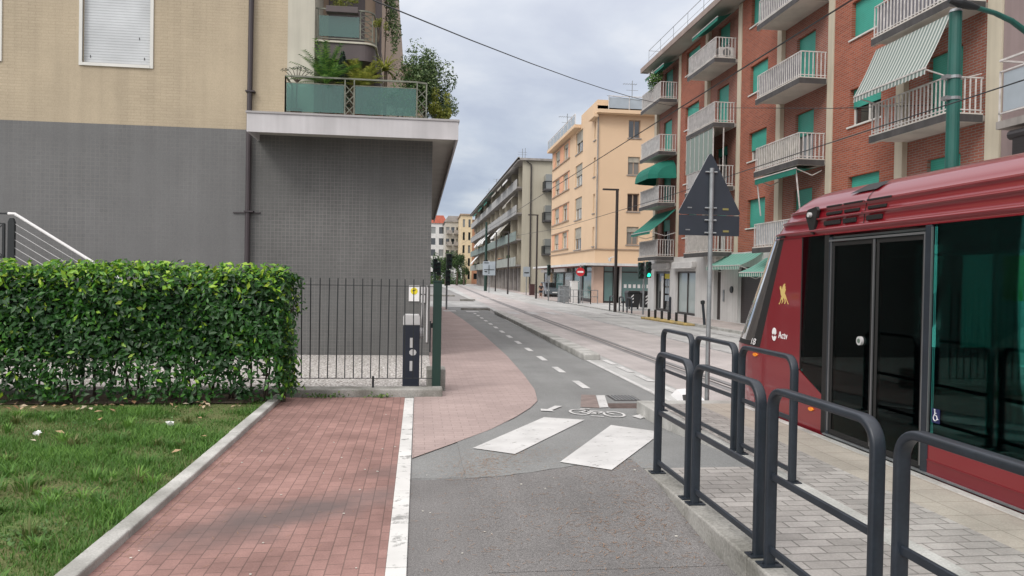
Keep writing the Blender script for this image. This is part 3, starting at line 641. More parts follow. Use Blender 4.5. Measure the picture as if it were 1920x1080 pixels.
# cracks in the asphalt
mb = MB()
def crack(x, y, ang, l, w=.004):
    pts_ = [(x, y)]
    for _ in range(int(l/.06)): ang += random.gauss(0, .35); x += .06*math.cos(ang); y += .06*math.sin(ang); pts_.append((x, y))
    mb.grid([[(px-w/2, py-w/2, .0045+swell(px, py)) for px, py in pts_], [(px+w/2, py+w/2, .0045+swell(px, py)) for px, py in pts_]])
mb.grid([[(x, 6.278+.006*math.sin(x*23), .0045+swell(x, 6.278)) for x in np.linspace(-.04, 1.86, 40)], [(x, 6.284+.007*math.sin(x*23+.4), .0045+swell(x, 6.284)) for x in np.linspace(-.04, 1.86, 40)]])
struct(mb, 'asphalt_crack', P('crack_dark', (.05, .048, .046), .95))
# fallen leaves and dry needles
def litter(name, spots, size, mat, label, cat, z=.03):
    pts = [(x, y, (z(x, y) if callable(z) else z)) for x, y in spots]
    o = leaves(name, pts, [(0, 0, 1)]*len(pts), size, mat, tilt=.22, width=.55); tag(o, label, cat, kind='stuff'); return o
M['dead_leaf'] = leafmat('dead_leaf', [(0, (.30, .17, .09)), (.5, (.42, .30, .17)), (1, (.58, .50, .38))], .7, .1)
sp = [(random.uniform(-7, -2), random.gauss(9.5, .22)) for _ in range(110)]+[(random.uniform(-6, -2), random.uniform(4, 9.3)) for _ in range(16)]
litter('fallen_leaves', sp, .09, M['dead_leaf'], 'dry fallen leaves scattered along the foot of the hedge', 'leaves', .075)
M['needle'] = P('dry_needle', (.33, .20, .12), .8, var=.4, vscale=30)
def needles(name, clusters, label, zf=lambda x, y: .004+swell(x, y)):
    V = []; Fc = []
    for (cx, cy, sx, sy, n) in clusters:
        for _ in range(n):
            x, y = random.gauss(cx, sx), random.gauss(cy, sy); a = random.uniform(0, math.pi); l = random.uniform(.02, .055); w = .0013; z = zf(x, y)+.003
            dx, dy = math.cos(a)*l/2, math.sin(a)*l/2; nx, ny = -math.sin(a)*w, math.cos(a)*w; k = len(V)
            V += [(x-dx-nx, y-dy-ny, z), (x+dx-nx, y+dy-ny, z), (x+dx+nx, y+dy+ny, z), (x-dx+nx, y-dy+ny, z)]; Fc.append((k, k+1, k+2, k+3))
    m = MB(); m.v = V; m.f = Fc; m.mi = [0]*len(Fc); o = m.build(name, M['needle']); tag(o, label, 'litter', kind='stuff')
needles('pine_needles', [(.65, 6.75, .22, .2, 260), (.5, 6.4, .18, .12, 130), (.9, 7.0, .3, .2, 160), (1.3, 5.0, .25, .3, 180), (1.62, 5.2, .12, .6, 260), (1.7, 6.3, .12, .25, 160), (1.0, 5.2, .5, 1.0, 260), (.4, 4.8, .3, .8, 130), (1.25, 4.55, .2, .25, 110)], 'dry brown pine needles strewn over the near asphalt')
needles('dry_straw', [(-1.72, 6.5, .05, 2.2, 420), (-1.0, 7, .45, 2, 260)], 'thin dry straw lying along the lawn kerb', lambda x, y: .004)
mb = MB()
for _ in range(70):
    x = random.uniform(-1.7, 1.8); y = random.uniform(4.2, 9.5)
    if x > -.2 and y > 6.8: continue
    s = random.uniform(.004, .011); mb.box(x, x+s*1.6, y, y+s, .006+swell(x, y), .006+swell(x, y)+s*.5)
o = mb.build('paper_scraps', P('pale_scrap', (.6, .58, .52), .8, var=.2)); tag(o, 'tiny pale scraps and pebbles on pavers and asphalt', 'litter', kind='stuff')

# ================================================================== LEFT SIDE
# ---- fence on its low wall
o = MB().box(-14, .36, 10.56, 10.88, -.05, .11).build('low_wall', M['kerb_dirty'], loc=(-2, 10.7, 0), bevel=.015); tag(o, 'low weathered concrete wall carrying the black railing fence', 'low wall')
fe = thing('railing_fence', 'thin black iron railing fence with vertical bars on a low wall', 'fence', (-1, 10.75, .11))
mb = MB(); x = .06
while x > -9: mb.bar((x, 10.75, .235), (x+.012*math.sin(x*9), 10.75, 1.655), .014, .014); x -= .1195
mb.build('bars', M['iron'], fe)
MB().bar((-9, 10.75, 1.555), (.22, 10.75, 1.555), .03, .008).bar((-9, 10.75, .24), (.22, 10.75, .24), .03, .008).build('rail', M['iron'], fe)
for x in (-.62, -1.93, -3.2, -4.5, -5.8): MB().bar((x, 10.75, .10), (x, 10.75, 1.6 if x < -1 else .27), .03, .03).build('post', M['iron'], fe)
gp = thing('gate_post', 'square dark green metal gate post at the end of the railing', 'post', (.275, 10.95, 0))
MB().box(.215, .34, 10.88, 11.02, .0, 1.62).build('post', M['green_metal'], gp, bevel=.004)
MB().box(.205, .35, 10.87, 11.03, 1.62, 1.64).build('cap', M['green_metal'], gp)
mb = MB(); mb.box(.19, .215, 10.93, 10.97, .95, 1.02); mb.box(.17, .19, 10.90, 11.0, .60, 1.05); mb.build('latch', M['iron'], gp)
o = MB().box(.14, .42, 11.1, 11.5, -.02, .33).build('concrete_block', M['kerb_dirty'], loc=(.28, 11.3, 0), bevel=.02); tag(o, 'rough concrete footing block behind the green gate post', 'concrete block')
# car park barrier box
pb = thing('barrier_box', 'dark navy car park barrier cabinet with a silver top behind the railing', 'barrier cabinet', (-.095, 11.45, .02))
MB().box(-.22, .03, 11.35, 11.6, .02, .96).build('cabinet', M['navy'], pb, bevel=.008)
mb = MB(); mb.prism([(-.222, .962), (.032, .962), (.032, 1.07), (.012, 1.12), (-.205, 1.12), (-.222, 1.08)], FY(11.345), 0, -.26); mb.build('cap', M['silver'], pb, bevel=.008)
mb = MB(); mb.tube([(.031, 11.5, .83), (.085, 11.5, .83)], .085, 14); mb.tube([(.06, 11.5, .86), (.075, 11.5, 1.5)], .018, 6); mb.build('arm_hub', M['silver'], pb)
for z in (.62, .27): MB().box(-.115, -.075, 11.345, 11.35, z, z+.15).build('vent', M['silver'], pb)
mb = MB(); mb.prism([(-.07+.055*math.cos(a), .55+.05*math.sin(a)) for a in np.linspace(0, 5.6, 9)], FY(11.349), 0, .004); mb.build('badge', M['silver'], pb)
sg = thing('camera_sign', 'small white and yellow camera warning sign on the grey tiled wall', 'sign', (-.08, 15.94, 1.45))
MB().box(-.20, .02, 15.925, 15.948, 1.17, 1.50).build('plate', M['decal_white'], sg)
MB().prism([(-.09+.075*math.cos(a), 1.385+.075*math.sin(a)) for a in np.linspace(0, 6.28, 17)[:-1]], FY(15.924), 0, .003).build('disc', P('sign_yellow', (.75, .62, .02), .5, var=.02), sg)
MB().prism([(-.13, 1.38), (-.06, 1.40), (-.05, 1.42), (-.12, 1.405)], FY(15.92), 0, .003).box(-.19, .01, 15.922, 15.9245, 1.475, 1.492).build('symbol', M['black'], sg)
for i, (z0, lb) in enumerate(((1.33, 'upper of two small grey key switch boxes beside the yellow sign'), (1.14, 'lower of two small grey key switch boxes beside the yellow sign'))):
    k = thing('key_switch', lb, 'switch box', (.1, 15.94, z0), 'key switches on the grey wall')
    MB().box(.055, .145, 15.90, 15.948, z0, z0+.16).build('housing', M['silver'], k, bevel=.006)
    MB().box(.085, .115, 15.895, 15.899, z0+.06, z0+.10).build('keyhole', M['black'], k)
o = MB().tube([(.19, 15.93, .3), (.19, 15.93, 1.45), (.17, 15.93, 1.5)], .018, 8).build('cable_conduit', M['silver'], loc=(.19, 15.93, 0)); tag(o, 'thin pale conduit running down the corner of the grey wall', 'conduit')

# ---- hedge
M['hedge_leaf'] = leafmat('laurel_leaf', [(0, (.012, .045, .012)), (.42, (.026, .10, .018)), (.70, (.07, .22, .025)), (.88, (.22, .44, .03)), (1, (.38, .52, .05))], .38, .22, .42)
he = thing('hedge', 'clipped glossy green laurel hedge along the lawn in front of the fence', 'hedge', (-5, 10.2, 0))
def hedge_leaves():
    pts = []; nr = []; tn = []
    X0, X1, Y0, Y1, ZT = -9.0, -1.70, 9.78, 10.52, 1.70
    def wob(a, b): return .05*math.sin(a*2.1+b)+.04*math.sin(a*5.3+b*3)+.03*math.sin(a*11+b*7)
    def put(p, n, young=0.0):
        z = p[2]
        # thin out the skirt so the light gravel shows through in places
        if z < .62:
            g = math.sin(p[0]*3.7)+.8*math.sin(p[0]*8.3+z*6)+.5*math.sin(p[0]*17+z*11)
            keep = .34+.66*(z/.62)**.8+(.30*g)
            if random.random() > keep: return
            if z < .10 and random.random() > .45: return
        pts.append(p); nr.append(n)
        t = random.betavariate(2, 3)*.75
        cl = math.sin(p[0]*2.9+1.2)*math.sin(z*4.1+p[0])+.5*math.sin(p[0]*7.1+z*5.3)
        t += .12*cl
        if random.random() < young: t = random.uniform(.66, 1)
        tn.append(max(0, min(1, t)))
    for _ in range(19000):   # front
        x, z = random.uniform(X0, X1), random.uniform(.06, ZT)
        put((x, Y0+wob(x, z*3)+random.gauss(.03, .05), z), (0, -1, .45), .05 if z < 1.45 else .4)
    for _ in range(5600):    # top
        x, y = random.uniform(X0, X1), random.uniform(Y0, Y1)
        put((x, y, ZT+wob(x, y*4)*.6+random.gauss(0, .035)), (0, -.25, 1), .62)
    for _ in range(2300):    # right end
        y, z = random.uniform(Y0, Y1), random.uniform(.12, ZT)
        put((X1+wob(y*3, z*3)+random.gauss(-.02, .05), y, z), (1, -.35, .45), .2)
    for _ in range(3200):    # inside
        x, y, z = random.uniform(X0, X1-.1), random.uniform(Y0+.1, Y1), random.uniform(.45, ZT-.1)
        put((x, y, z), (0, -.6, .6), .0)
    for _ in range(3000):    # back
        x, z = random.uniform(X0, X1), random.uniform(.3, ZT)
        put((x, Y1+random.gauss(0, .04), z), (0, 1, .4), .05)
    for _ in range(120):     # sprigs standing above the clipped top
        x, y = random.uniform(X0, X1), random.uniform(Y0, Y1)
        for k in range(5): put((x+random.gauss(0, .02), y+random.gauss(0, .02), ZT+.05+k*.018), (random.gauss(0, .5), -.5, .8), 1)
    return pts, nr, tn
pts, nr, tn = hedge_leaves()
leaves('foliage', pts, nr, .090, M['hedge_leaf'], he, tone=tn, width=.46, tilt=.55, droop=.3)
mb = MB()
for i in range(34):
    x = -8.9+i*.215+random.uniform(-.05, .05); y = random.uniform(10.0, 10.3)
    for k in range(2): mb.tube([(x+random.uniform(-.05, .05), y, .0), (x+random.uniform(-.12, .12), y+random.uniform(-.05, .05), .5), (x+random.uniform(-.2, .2), y+random.uniform(-.15, .15), 1.3)], [.016, .012, .006], 5)
mb.build('stem', P('hedge_wood', (.05, .038, .028), .9, var=.3), he)
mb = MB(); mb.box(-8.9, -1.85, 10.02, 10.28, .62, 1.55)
mb.build('inner_block', P('hedge_core', (.008, .014, .006), 1), he)  # solid near-black box filling the inside of the hedge
# weeds at the wall foot
M['weed'] = leafmat('weed_leaf', [(0, (.05, .09, .02)), (.6, (.07, .16, .03)), (1, (.20, .28, .07))], .6, .25)
for (cx, n, s, lb) in ((-1.25, 60, .16, 'low weeds growing where the lawn kerb meets the wall'), (-.52, 34, .10, 'small green weed at the foot of the low wall')):
    pts = [(random.gauss(cx, s), random.uniform(10.45, 10.55), abs(random.gauss(.02, .03))+.01) for _ in range(n)]
    o = leaves('weed', pts, [(0, -.6, .7)]*n, .05, M['weed'], loc=(cx, 10.5, 0)); tag(o, lb, 'weed')
# ---- stair railing behind the hedge
st = thing('stair_railing', 'white stair handrail with thin wires and a dark post above the hedge', 'handrail', (-7, 14.5, 0))
MB().tube([(-7.36, 14.5, 2.70), (-7.25, 14.5, 2.70), (-5.0, 14.5, 1.28)], .026, 8).build('handrail', M['decal_white'], st)
mb = MB()
for k in range(7): z0 = 2.53-k*.145; mb.tube([(-7.26, 14.5, z0), (-5.0-k*.12, 14.5, z0-1.40+k*.075)], .006, 5)
mb.build('wire', M['silver'], st)
MB().prism([(-7.36, 1.0), (-7.25, 1.0), (-7.24, 2.55), (-7.27, 2.62), (-7.32, 2.62), (-7.35, 2.55)], FY(14.5), -.03, .03).build('post', M['iron'], st)
lp = thing('landing_railing', 'black lattice landing railing at the left edge above the hedge', 'railing', (-8, 14.5, 0))
mb = MB(); mb.bar((-9.5, 14.5, 2.70), (-7.36, 14.5, 2.70), .03); mb.bar((-9.5, 14.5, 2.52), (-7.42, 14.5, 2.52), .02); mb.bar((-9.5, 14.5, 1.92), (-7.42, 14.5, 1.92), .05); mb.bar((-7.43, 14.5, 1.9), (-7.43, 14.5, 2.52), .04)
for k in range(8):
    for s in (0, 1):
        x0 = -7.45-.27*(k//2*2)*0-.27*k; z0, z1 = (1.94, 2.5)
        mb.bar((x0, 14.5, z0 if s else z1), (x0-.27*2, 14.5, z1 if s else z0), .012)
mb.build('lattice', M['iron'], lp)
sb = MB().box(-12, -7.3, 14.4, 15.8, .0, 1.75); sb.prism([(-7.3, 0), (-4.4, 0), (-7.3, 1.75)], FY(14.4), -1.4, 0)
o = sb.build('outside_stairs', M['concrete'], loc=(-8, 15, 0)); tag(o, 'concrete outside stairs hidden behind the hedge at far left', 'stairs')

# ---- corner building
cb = thing('corner_building', 'corner apartment building with beige and grey mosaic walls at left', 'building', (-3, 16, 0))
F = FY(15.95)
MB().wall(F, -22, -3.48, 0, 4.65).build('lower_wall', M['grey_tile'], cb)
MB().wall(F, -3.48, .25, 0, 4.62).quad((.25, 15.95, 0), (.25, 42, 0), (.25, 42, 4.62), (.25, 15.95, 4.62)).build('side_panel', M['grey_tile2'], cb)
holes = [(-6.74, -5.45, 5.86, 7.5), (-9.6, -8.29, 5.86, 7.5), (-12.6, -11.3, 5.86, 7.5)]
mb = MB().wall(F, -22, -2.76, 4.65, 13.5, holes, .12); mb.build('upper_wall', M['beige_tile'], cb)
for (a, b, c, d) in holes:
    w = MB(); w.fbox(F, a-.06, a, c-.06, d, -.02, .025); w.fbox(F, b, b+.06, c-.06, d, -.02, .025); w.fbox(F, a, b, c-.06, c+.0, -.02, .035)
    w = w.build('window', M['frame_white'], cb)
    MB().fbox(F, a, b, c+.002, d, -.11, -.07).build('shutter', M['shutter_white'], w)
    for (px, pz) in ((a+.12, c+.12), (b-.14, c+.12), (b-.24, c+.52)): MB().fbox(F, px, px+.012, pz, pz+.05, -.068, -.06).build('latch', M['iron'], w)
MB().wall(F, -2.76, -2.22, 4.79, 13.5).quad((-2.22, 15.95, 4.79), (-2.22, 17.3, 4.79), (-2.22, 17.3, 13.5), (-2.22, 15.95, 13.5)).build('pilaster', M['cream'], cb)
MB().wall(FY(17.3), -2.22, -1.02, 4.79, 13.5).quad((-1.02, 17.3, 4.79), (-1.02, 42, 4.79), (-1.02, 42, 13.5), (-1.02, 17.3, 13.5)).build('recess_wall', M['tan'], cb)
MB().box(-1.06, -.92, 17.15, 17.29, 4.80, 13.4).build('corner_column', M['brown_slab'], cb)
MB().box(-22, .25, 41.9, 42.1, 0, 13.4).box(-22, -1.1, 15.96, 42, 13.3, 13.5).build('back_wall', M['beige_tile'], cb)
# terrace slab with its fascia
sl = MB(); sl.box(-3.29, .264, 14.98, 17.3, 4.56, 4.785); sl.box(.266, .70, 14.98, 38, 4.56, 4.785); sl.box(-1.0, .26, 17.31, 38, 4.56, 4.784)
sl = sl.build('terrace_slab', M['soffit'], cb)
MB().box(-3.29, .74, 14.94, 14.978, 4.43, 4.79).box(.702, .74, 14.98, 38, 4.43, 4.79).box(-3.33, -3.291, 14.94, 15.93, 4.43, 4.79).build('fascia', M['slab_paint'], sl)
MB().box(-3.35, .76, 14.92, 15.1, 4.792, 4.83).box(.60, .76, 15.1, 38, 4.792, 4.83).build('coping', M['slab_edge'], sl)
mb = MB(); mb.tube([(-3.50, 15.87, -.02), (-3.49, 15.87, 4.3), (-3.44, 15.87, 13.4)], .052, 10)
for z in (2.95, 5.4, 8.2): mb.box(-3.56, -3.38, 15.80, 15.95, z, z+.03)
mb.bar((-3.8, 15.93, 2.94), (-3.25, 15.93, 2.95), .02)
mb.build('downpipe', M['downpipe'], cb)
def lattice(mb, a, b, z0, z1, n, w=.014):
    a, b = Vector(a), Vector(b)
    for i in range(n):
        zz = z0+(z1-z0)*i/n; z2 = z0+(z1-z0)*(i+1)/n
        mb.bar((a.x, a.y, zz), (b.x, b.y, z2), w); mb.bar((b.x, b.y, zz), (a.x, a.y, z2), w)
    mb.bar((a.x, a.y, z0), (a.x, a.y, z1), .022); mb.bar((b.x, b.y, z0), (b.x, b.y, z1), .022)
def glassrail(name, segs, zb, zt, parent, rail=.03):
    """segs: list of ('g'|'l', (x0,y0), (x1,y1))"""
    r = MB(); gl = MB()
    for kind, a, b in segs:
        r.bar((*a, zt), (*b, zt), rail)
        if kind == 'g':
            d = (Vector(b)-Vector(a)).normalized()*.02
            gl.bar((a[0]+d.x, a[1]+d.y, (zb+.08+zt-.14)/2), (b[0]-d.x, b[1]-d.y, (zb+.08+zt-.14)/2), .012, zt-.22-zb)
            r.bar((*a, zb), (*a, zt), .024); r.bar((*b, zb), (*b, zt), .024); r.bar((*a, zt-.13), (*b, zt-.13), .014); r.bar((*a, zb+.05), (*b, zb+.05), .014)
        else: lattice(r, (*a, 0), (*b, 0), zb+.05, zt-.12, 3)
    o = r.build(name, M['rail_bronze'], parent)
    gl.build('glass_panel', M['teal_glass'], o); return o
glassrail('terrace_railing', [('g', (-2.66, 15.2), (-1.51, 15.2)), ('l', (-1.51, 15.2), (-1.33, 15.2)), ('g', (-1.33, 15.2), (-.09, 15.2)), ('l', (-.09, 15.2), (.10, 15.28)),
    ('g', (.10, 15.28), (.10, 16.6)), ('l', (.10, 16.6), (.10, 16.85)), ('g', (.10, 16.85), (.10, 18.5)), ('g', (.10, 18.5), (.10, 20.5)), ('g', (-2.66, 15.2), (-2.66, 15.93))], 4.83, 5.60, cb)
# first-floor balcony with a rounded corner
arc = [(-1.28+.26*math.sin(t), 16.36-.26*math.cos(t)) for t in np.linspace(0, math.pi/2, 7)]
bal = MB(); poly = [(-2.22, 16.06)]+[(x+.02, y-.03) for x, y in arc]+[(-1.0, 20), (-2.22, 20)]
UP = lambda u, z, n: (u, z, n)
bal.prism(poly, UP, 6.22, 6.56); bal = bal.build('balcony', M['brown_slab'], cb)
poly2 = [(-2.22, 16.02)]+[(x+.06, y-.05) for x, y in arc]+[(-.95, 20), (-2.22, 20)]
MB().prism(poly2, UP, 6.562, 6.60).build('edge_band', M['cream'], bal)
r = MB(); gl = MB(); pth = [(-2.22, 16.1), (-1.31, 16.1)]+arc[1:]+[(-1.02, 19.8)]
for a, b in zip(pth, pth[1:]): r.bar((*a, 7.27), (*b, 7.27), .028); r.bar((*a, 6.66), (*b, 6.66), .02)
lattice(r, (-1.3, 16.1, 0), (-1.06, 16.25, 0), 6.66, 7.25, 5); r.bar((-2.17, 16.1, 6.6), (-2.17, 16.1, 7.27), .024)
for y in (16.9, 17.7, 18.6): lattice(r, (-1.02, y, 0), (-1.02, y+.2, 0), 6.66, 7.25, 5)
r = r.build('balcony_railing', M['rail_bronze'], cb)
MB().box(-2.15, -1.32, 16.09, 16.102, 6.70, 7.13).build('glass_panel', M['teal_glass'], r); MB().box(-1.03, -1.018, 17.1, 17.65, 6.70, 7.13).build('glass_panel', M['teal_glass'], r)
for i, yz in enumerate(((8.9,), )):
    MB().prism(poly, UP, 8.9, 9.2).build('balcony', M['brown_slab'], cb)
MB().fbox(FY(17.3), -2.1, -1.3, 6.62, 8.3, .0, .03).build('balcony_door', M['brown_slab'], cb)

# ---- plants on the terrace and balcony
M['leaf_mid'] = leafmat('shrub_leaf', [(0, (.02, .06, .02)), (.5, (.06, .17, .03)), (1, (.20, .34, .07))], .5, .3)
M['leaf_olive'] = leafmat('olive_leaf', [(0, (.03, .06, .025)), (.55, (.09, .16, .05)), (1, (.26, .34, .15))], .5, .3)
M['leaf_yellow'] = leafmat('yellow_green_leaf', [(0, (.08, .10, .02)), (.5, (.20, .24, .04)), (1, (.40, .40, .08))], .55, .4)
M['leaf_dark'] = leafmat('conifer_leaf', [(0, (.008, .022, .015)), (.6, (.02, .05, .03)), (1, (.05, .10, .05))], .6, .2)
M['bark'] = P('bark', (.10, .075, .055), .9, var=.3, vscale=20)
M['pot'] = P('terracotta_pot', (.32, .14, .085), .85, var=.25, vscale=6)
def pot(parent, x, y, z, r=.14, h=.22):
    mb = MB(); rows = []
    for k, (rr, zz) in enumerate(((r*.72, 0), (r*.98, h*.85), (r*1.08, h*.86), (r*1.08, h), (r*.9, h), (r*.85, h*.9))):
        rows.append([(x+rr*math.cos(t), y+rr*math.sin(t), z+zz) for t in np.linspace(0, 2*math.pi, 15)[:-1]])
    mb.grid(rows, close=True); mb.build('pot', M['pot'], parent, smooth=True)
def clump(c, rad, n, gaps=.2, shell=.6):
    """leaf points in an uneven ellipsoid made of sub-clumps"""
    subs = [(np.array(c)+RNG.normal(0, .42, 3)*np.array(rad), RNG.uniform(.3, .55)) for _ in range(max(7, int(n/110)))]
    P_, N_ = [], []
    for _ in range(n):
        s, q = subs[RNG.integers(len(subs))]; d = RNG.normal(0, 1, 3); d /= np.linalg.norm(d)
        p = s+d*np.array(rad)*q*RNG.uniform(shell, 1.05); P_.append(p); N_.append(d+np.array([0, 0, .4]))
    return P_, N_
def bush(name, label, cat, x, y, z, rad, n, size, mat, trunk=.4, potr=.14, group=None, width=.45):
    t = thing(name, label, cat, (x, y, z), group)
    if potr: pot(t, x, y, z, potr)
    top = z+trunk+rad[2]
    mb = MB()
    for k in range(4):
        a = random.uniform(0, 6.28); mb.tube([(x, y, z+(.2 if potr else -.05)), (x+.02*math.cos(a), y+.02*math.sin(a), z+trunk*.8), (x+rad[0]*.55*math.cos(a), y+rad[1]*.55*math.sin(a), top+rad[2]*random.uniform(-.1, .5))], [.018, .013, .004], 5)
    mb.build('stem', M['bark'], t)
    p, nn = clump((x, y, top), rad, n); leaves('foliage', p, nn, size, mat, t, width=width, tilt=.8); return t
Z = 4.80
bush('terrace_tree', 'tall olive green shrub rising highest over the terrace corner', 'shrub', .04, 16.6, Z, (.48, .45, .66), 7500, .070, M['leaf_olive'], .58)
bush('terrace_tree', 'airy grey green shrub leaning out beyond the terrace railing', 'shrub', .42, 16.9, Z, (.36, .35, .46), 2600, .055, M['leaf_olive'], .25)
bush('terrace_shrub', 'yellow green shrub hanging at the right end of the terrace', 'shrub', .40, 16.2, Z, (.24, .3, .40), 1900, .065, M['leaf_yellow'], .0)
bush('terrace_shrub', 'dense mid green shrub behind the middle of the terrace railing', 'shrub', -.45, 16.5, Z, (.50, .4, .38), 2600, .06, M['leaf_mid'], .32)
bush('terrace_shrub', 'low dark green shrub seen through the right glass panel', 'shrub', -.95, 15.8, Z, (.28, .25, .28), 700, .06, M['leaf_mid'], .1)
# conifer
t = thing('potted_conifer', 'small dark conical conifer behind the left terrace panel', 'conifer', (-1.62, 15.75, Z)); pot(t, -1.62, 15.75, Z, .13)
MB().tube([(-1.62, 15.75, Z+.1), (-1.62, 15.75, 6.2)], [.02, .006], 5).build('trunk', M['bark'], t)
pts, nn = [], []
for _ in range(1800):
    z = RNG.uniform(0, 1)**.8; a = RNG.uniform(0, 6.28); r_ = .20*(1-z)**.7*RNG.uniform(.6, 1.08)+.015
    pts.append((-1.62+r_*math.cos(a), 15.75+r_*math.sin(a), Z+.28+z*1.22)); nn.append((math.cos(a), math.sin(a), .5))
leaves('foliage', pts, nn, .045, M['leaf_dark'], t)
# cycad, yucca
def fronds(name, label, cat, x, y, z, n, l, mat, stemh, seg=9, droop=.7, wid=.02, comb=True, potr=.13):
    t = thing(name, label, cat, (x, y, z)); 
    if potr: pot(t, x, y, z, potr)
    MB().tube([(x, y, z+.05), (x+.02, y, z+stemh)], [.035, .03], 7).build('stem', M['bark'], t)
    V = []; Fc = []
    for i in range(n):
        a = i*2.4+random.uniform(-.2, .2); e = R(random.uniform(15, 75)); L_ = l*random.uniform(.8, 1.1); prev = None
        c = Vector((x, y, z+stemh)); d = Vector((math.cos(a)*math.cos(e), math.sin(a)*math.cos(e), math.sin(e)))
        sd_ = Vector((-math.sin(a), math.cos(a), 0))
        for s in range(seg+1):
            w = wid*(1-s/seg*.85)
            if comb and s > 1:
                for sgn in (-1, 1):
                    for h in (0, .5):
                        k = len(V); b0 = c+d*(L_/seg*h); tip = b0+sd_*sgn*.13*(1-.6*abs(s/seg-.4))+d*.07-Vector((0, 0, .02))
                        V += [b0, b0+d*.028, tip]; Fc.append((k, k+1, k+2, k+2))
            k = len(V); V += [c-sd_*w*.5, c+sd_*w*.5]
            if prev is not None: Fc.append((prev, prev+1, k+1, k))
            prev = k; c = c+d*(L_/seg); d = (d-Vector((0, 0, droop/seg))).normalized()
    np_mesh('foliage', np.array([tuple(v-Vector((x, y, z))) for v in V]), np.array(Fc), mat, t, tone=RNG.uniform(0.2, 1, len(Fc)))
    return t
fronds('potted_cycad', 'feathery green cycad arching over the left terrace panel', 'palm plant', -1.92, 15.65, Z, 40, .78, M['leaf_mid'], .78, wid=.03)
fronds('potted_cycad', 'pale feathery palm between the two terrace glass panels', 'palm plant', -1.22, 15.7, Z, 30, .55, M['leaf_yellow'], .75)
fronds('potted_yucca', 'upright yucca with strappy leaves above the right terrace panel', 'yucca', -.78, 16.3, Z, 46, .50, M['leaf_yellow'], 1.28, comb=False, wid=.05, droop=1.4)
t = thing('potted_bonsai', 'small branching dark tree at the left end of the terrace', 'small tree', (-2.5, 15.5, Z)); pot(t, -2.5, 15.5, Z, .12)
mb = MB(); tips = []
mb.tube([(-2.5, 15.5, Z+.1), (-2.49, 15.5, 5.55)], [.02, .015], 6)
for i in range(7):
    a = R(-70+i*23); p = Vector((-2.49, 15.5, 5.55)); q = p+Vector((math.sin(a)*.2, random.uniform(-.06, .06), .14+math.cos(a)*.12)); q2 = q+Vector((math.sin(a)*.07, 0, .05)); mb.tube([p, q, q2], [.01, .007, .004], 5); tips.append(q2)
mb.build('trunk', M['bark'], t)
leaves('foliage', [tuple(p+Vector((random.gauss(0, .03), random.gauss(0, .03), random.gauss(0, .012)))) for p in tips for _ in range(22)], [(0, 0, 1)]*154, .035, M['leaf_dark'], t)
# balcony flowers
t = thing('flower_box', 'long planter of pale flowering plants on the upper balcony rail', 'planter', (-1.7, 16.06, 7.2))
MB().box(-2.0, -1.34, 15.96, 16.14, 7.17, 7.30).build('trough', M['brown_slab'], t, bevel=.01)
p, nn = clump((-1.62, 16.05, 7.40), (.36, .1, .13), 700); leaves('foliage', p, nn, .035, M['leaf_yellow'], t)
bush('hanging_flowers', 'yellow flowering plant hanging at the balcony corner', 'flowering plant', -.93, 16.2, 6.72, (.12, .12, .19), 600, .035, M['leaf_yellow'], .14, 0)
t = thing('climbing_vine', 'dense climbing vine hanging beside the dark column at the top', 'vine', (-.78, 17.4, 7))
MB().tube([(-.86, 17.35, 4.8), (-.84, 17.35, 6.9), (-.80, 17.35, 9.5)], .012, 5).build('stem', M['bark'], t)
p1, n1_ = clump((-.74, 17.4, 7.75), (.22, .25, .85), 1800); leaves('foliage', p1, n1_, .06, M['leaf_olive'], t)

# ================================================================== BARRIERS
def barrier(name, label, x, y0, y1, zb, group):
    """inverted U hoop running along Y with two lower rails and foot plates"""
    t = thing(name, label, 'barrier', (x, (y0+y1)/2, zb), group)
    H = .965; rr = .11; pth = [(x, y0, zb+.008)]
    pth += [(x, y0+rr-rr*math.cos(a), zb+H-rr+rr*math.sin(a)) for a in np.linspace(0, math.pi/2, 8)]
    pth += [(x, y1-rr+rr*math.sin(a), zb+H-rr+rr*math.cos(a)) for a in np.linspace(0, math.pi/2, 8)]+[(x, y1, zb+.008)]
    # rounded flat section swept along the hoop
    mb = MB(); rows = []
    wx, wt, c = .062, .036, .010
    sec = [(-wx/2, -wt/2+c), (-wx/2+c*.3, -wt/2+c*.3), (-wx/2+c, -wt/2), (wx/2-c, -wt/2), (wx/2-c*.3, -wt/2+c*.3), (wx/2, -wt/2+c), (wx/2, wt/2-c), (wx/2-c*.3, wt/2-c*.3), (wx/2-c, wt/2), (-wx/2+c, wt/2), (-wx/2+c*.3, wt/2-c*.3), (-wx/2, wt/2-c)]
    for i, p in enumerate(pth):
        d = (Vector(pth[min(i+1, len(pth)-1)])-Vector(pth[max(0, i-1)])).normalized(); nn = Vector((0, -d.z, d.y))
        rows.append([Vector(p)+Vector((a, 0, 0))+nn*b for a, b in sec])
    mb.grid(rows, close=True); mb.build('hoop', M['steel_dark'], t, smooth=True)
    for z in (.49, .09): MB().bar((x, y0+.015, zb+z), (x, y1-.015, zb+z), .022, .036).build('rail', M['steel_dark'], t, bevel=.004)
    for y in (y0, y1):
        mb = MB(); mb.box(x-.06, x+.06, y-.045, y+.045, zb, zb+.008)
        for sx in (-.045, .045): mb.tube([(x+sx, y, zb+.008), (x+sx, y, zb+.016)], .009, 6)
        mb.build('foot_plate', M['steel_dark'], t)
    return t
G1, G2 = 'front row of barriers on the near kerb', 'back row of barriers beside the tram platform'
barrier('hoop_barrier', 'narrow front barrier at the platform corner nearest the zebra crossing', 1.93, 5.10, 5.80, .153, G1)
barrier('hoop_barrier', 'second front barrier, in the middle of the near kerb', 1.93, 4.0, 4.97, .153, G1)
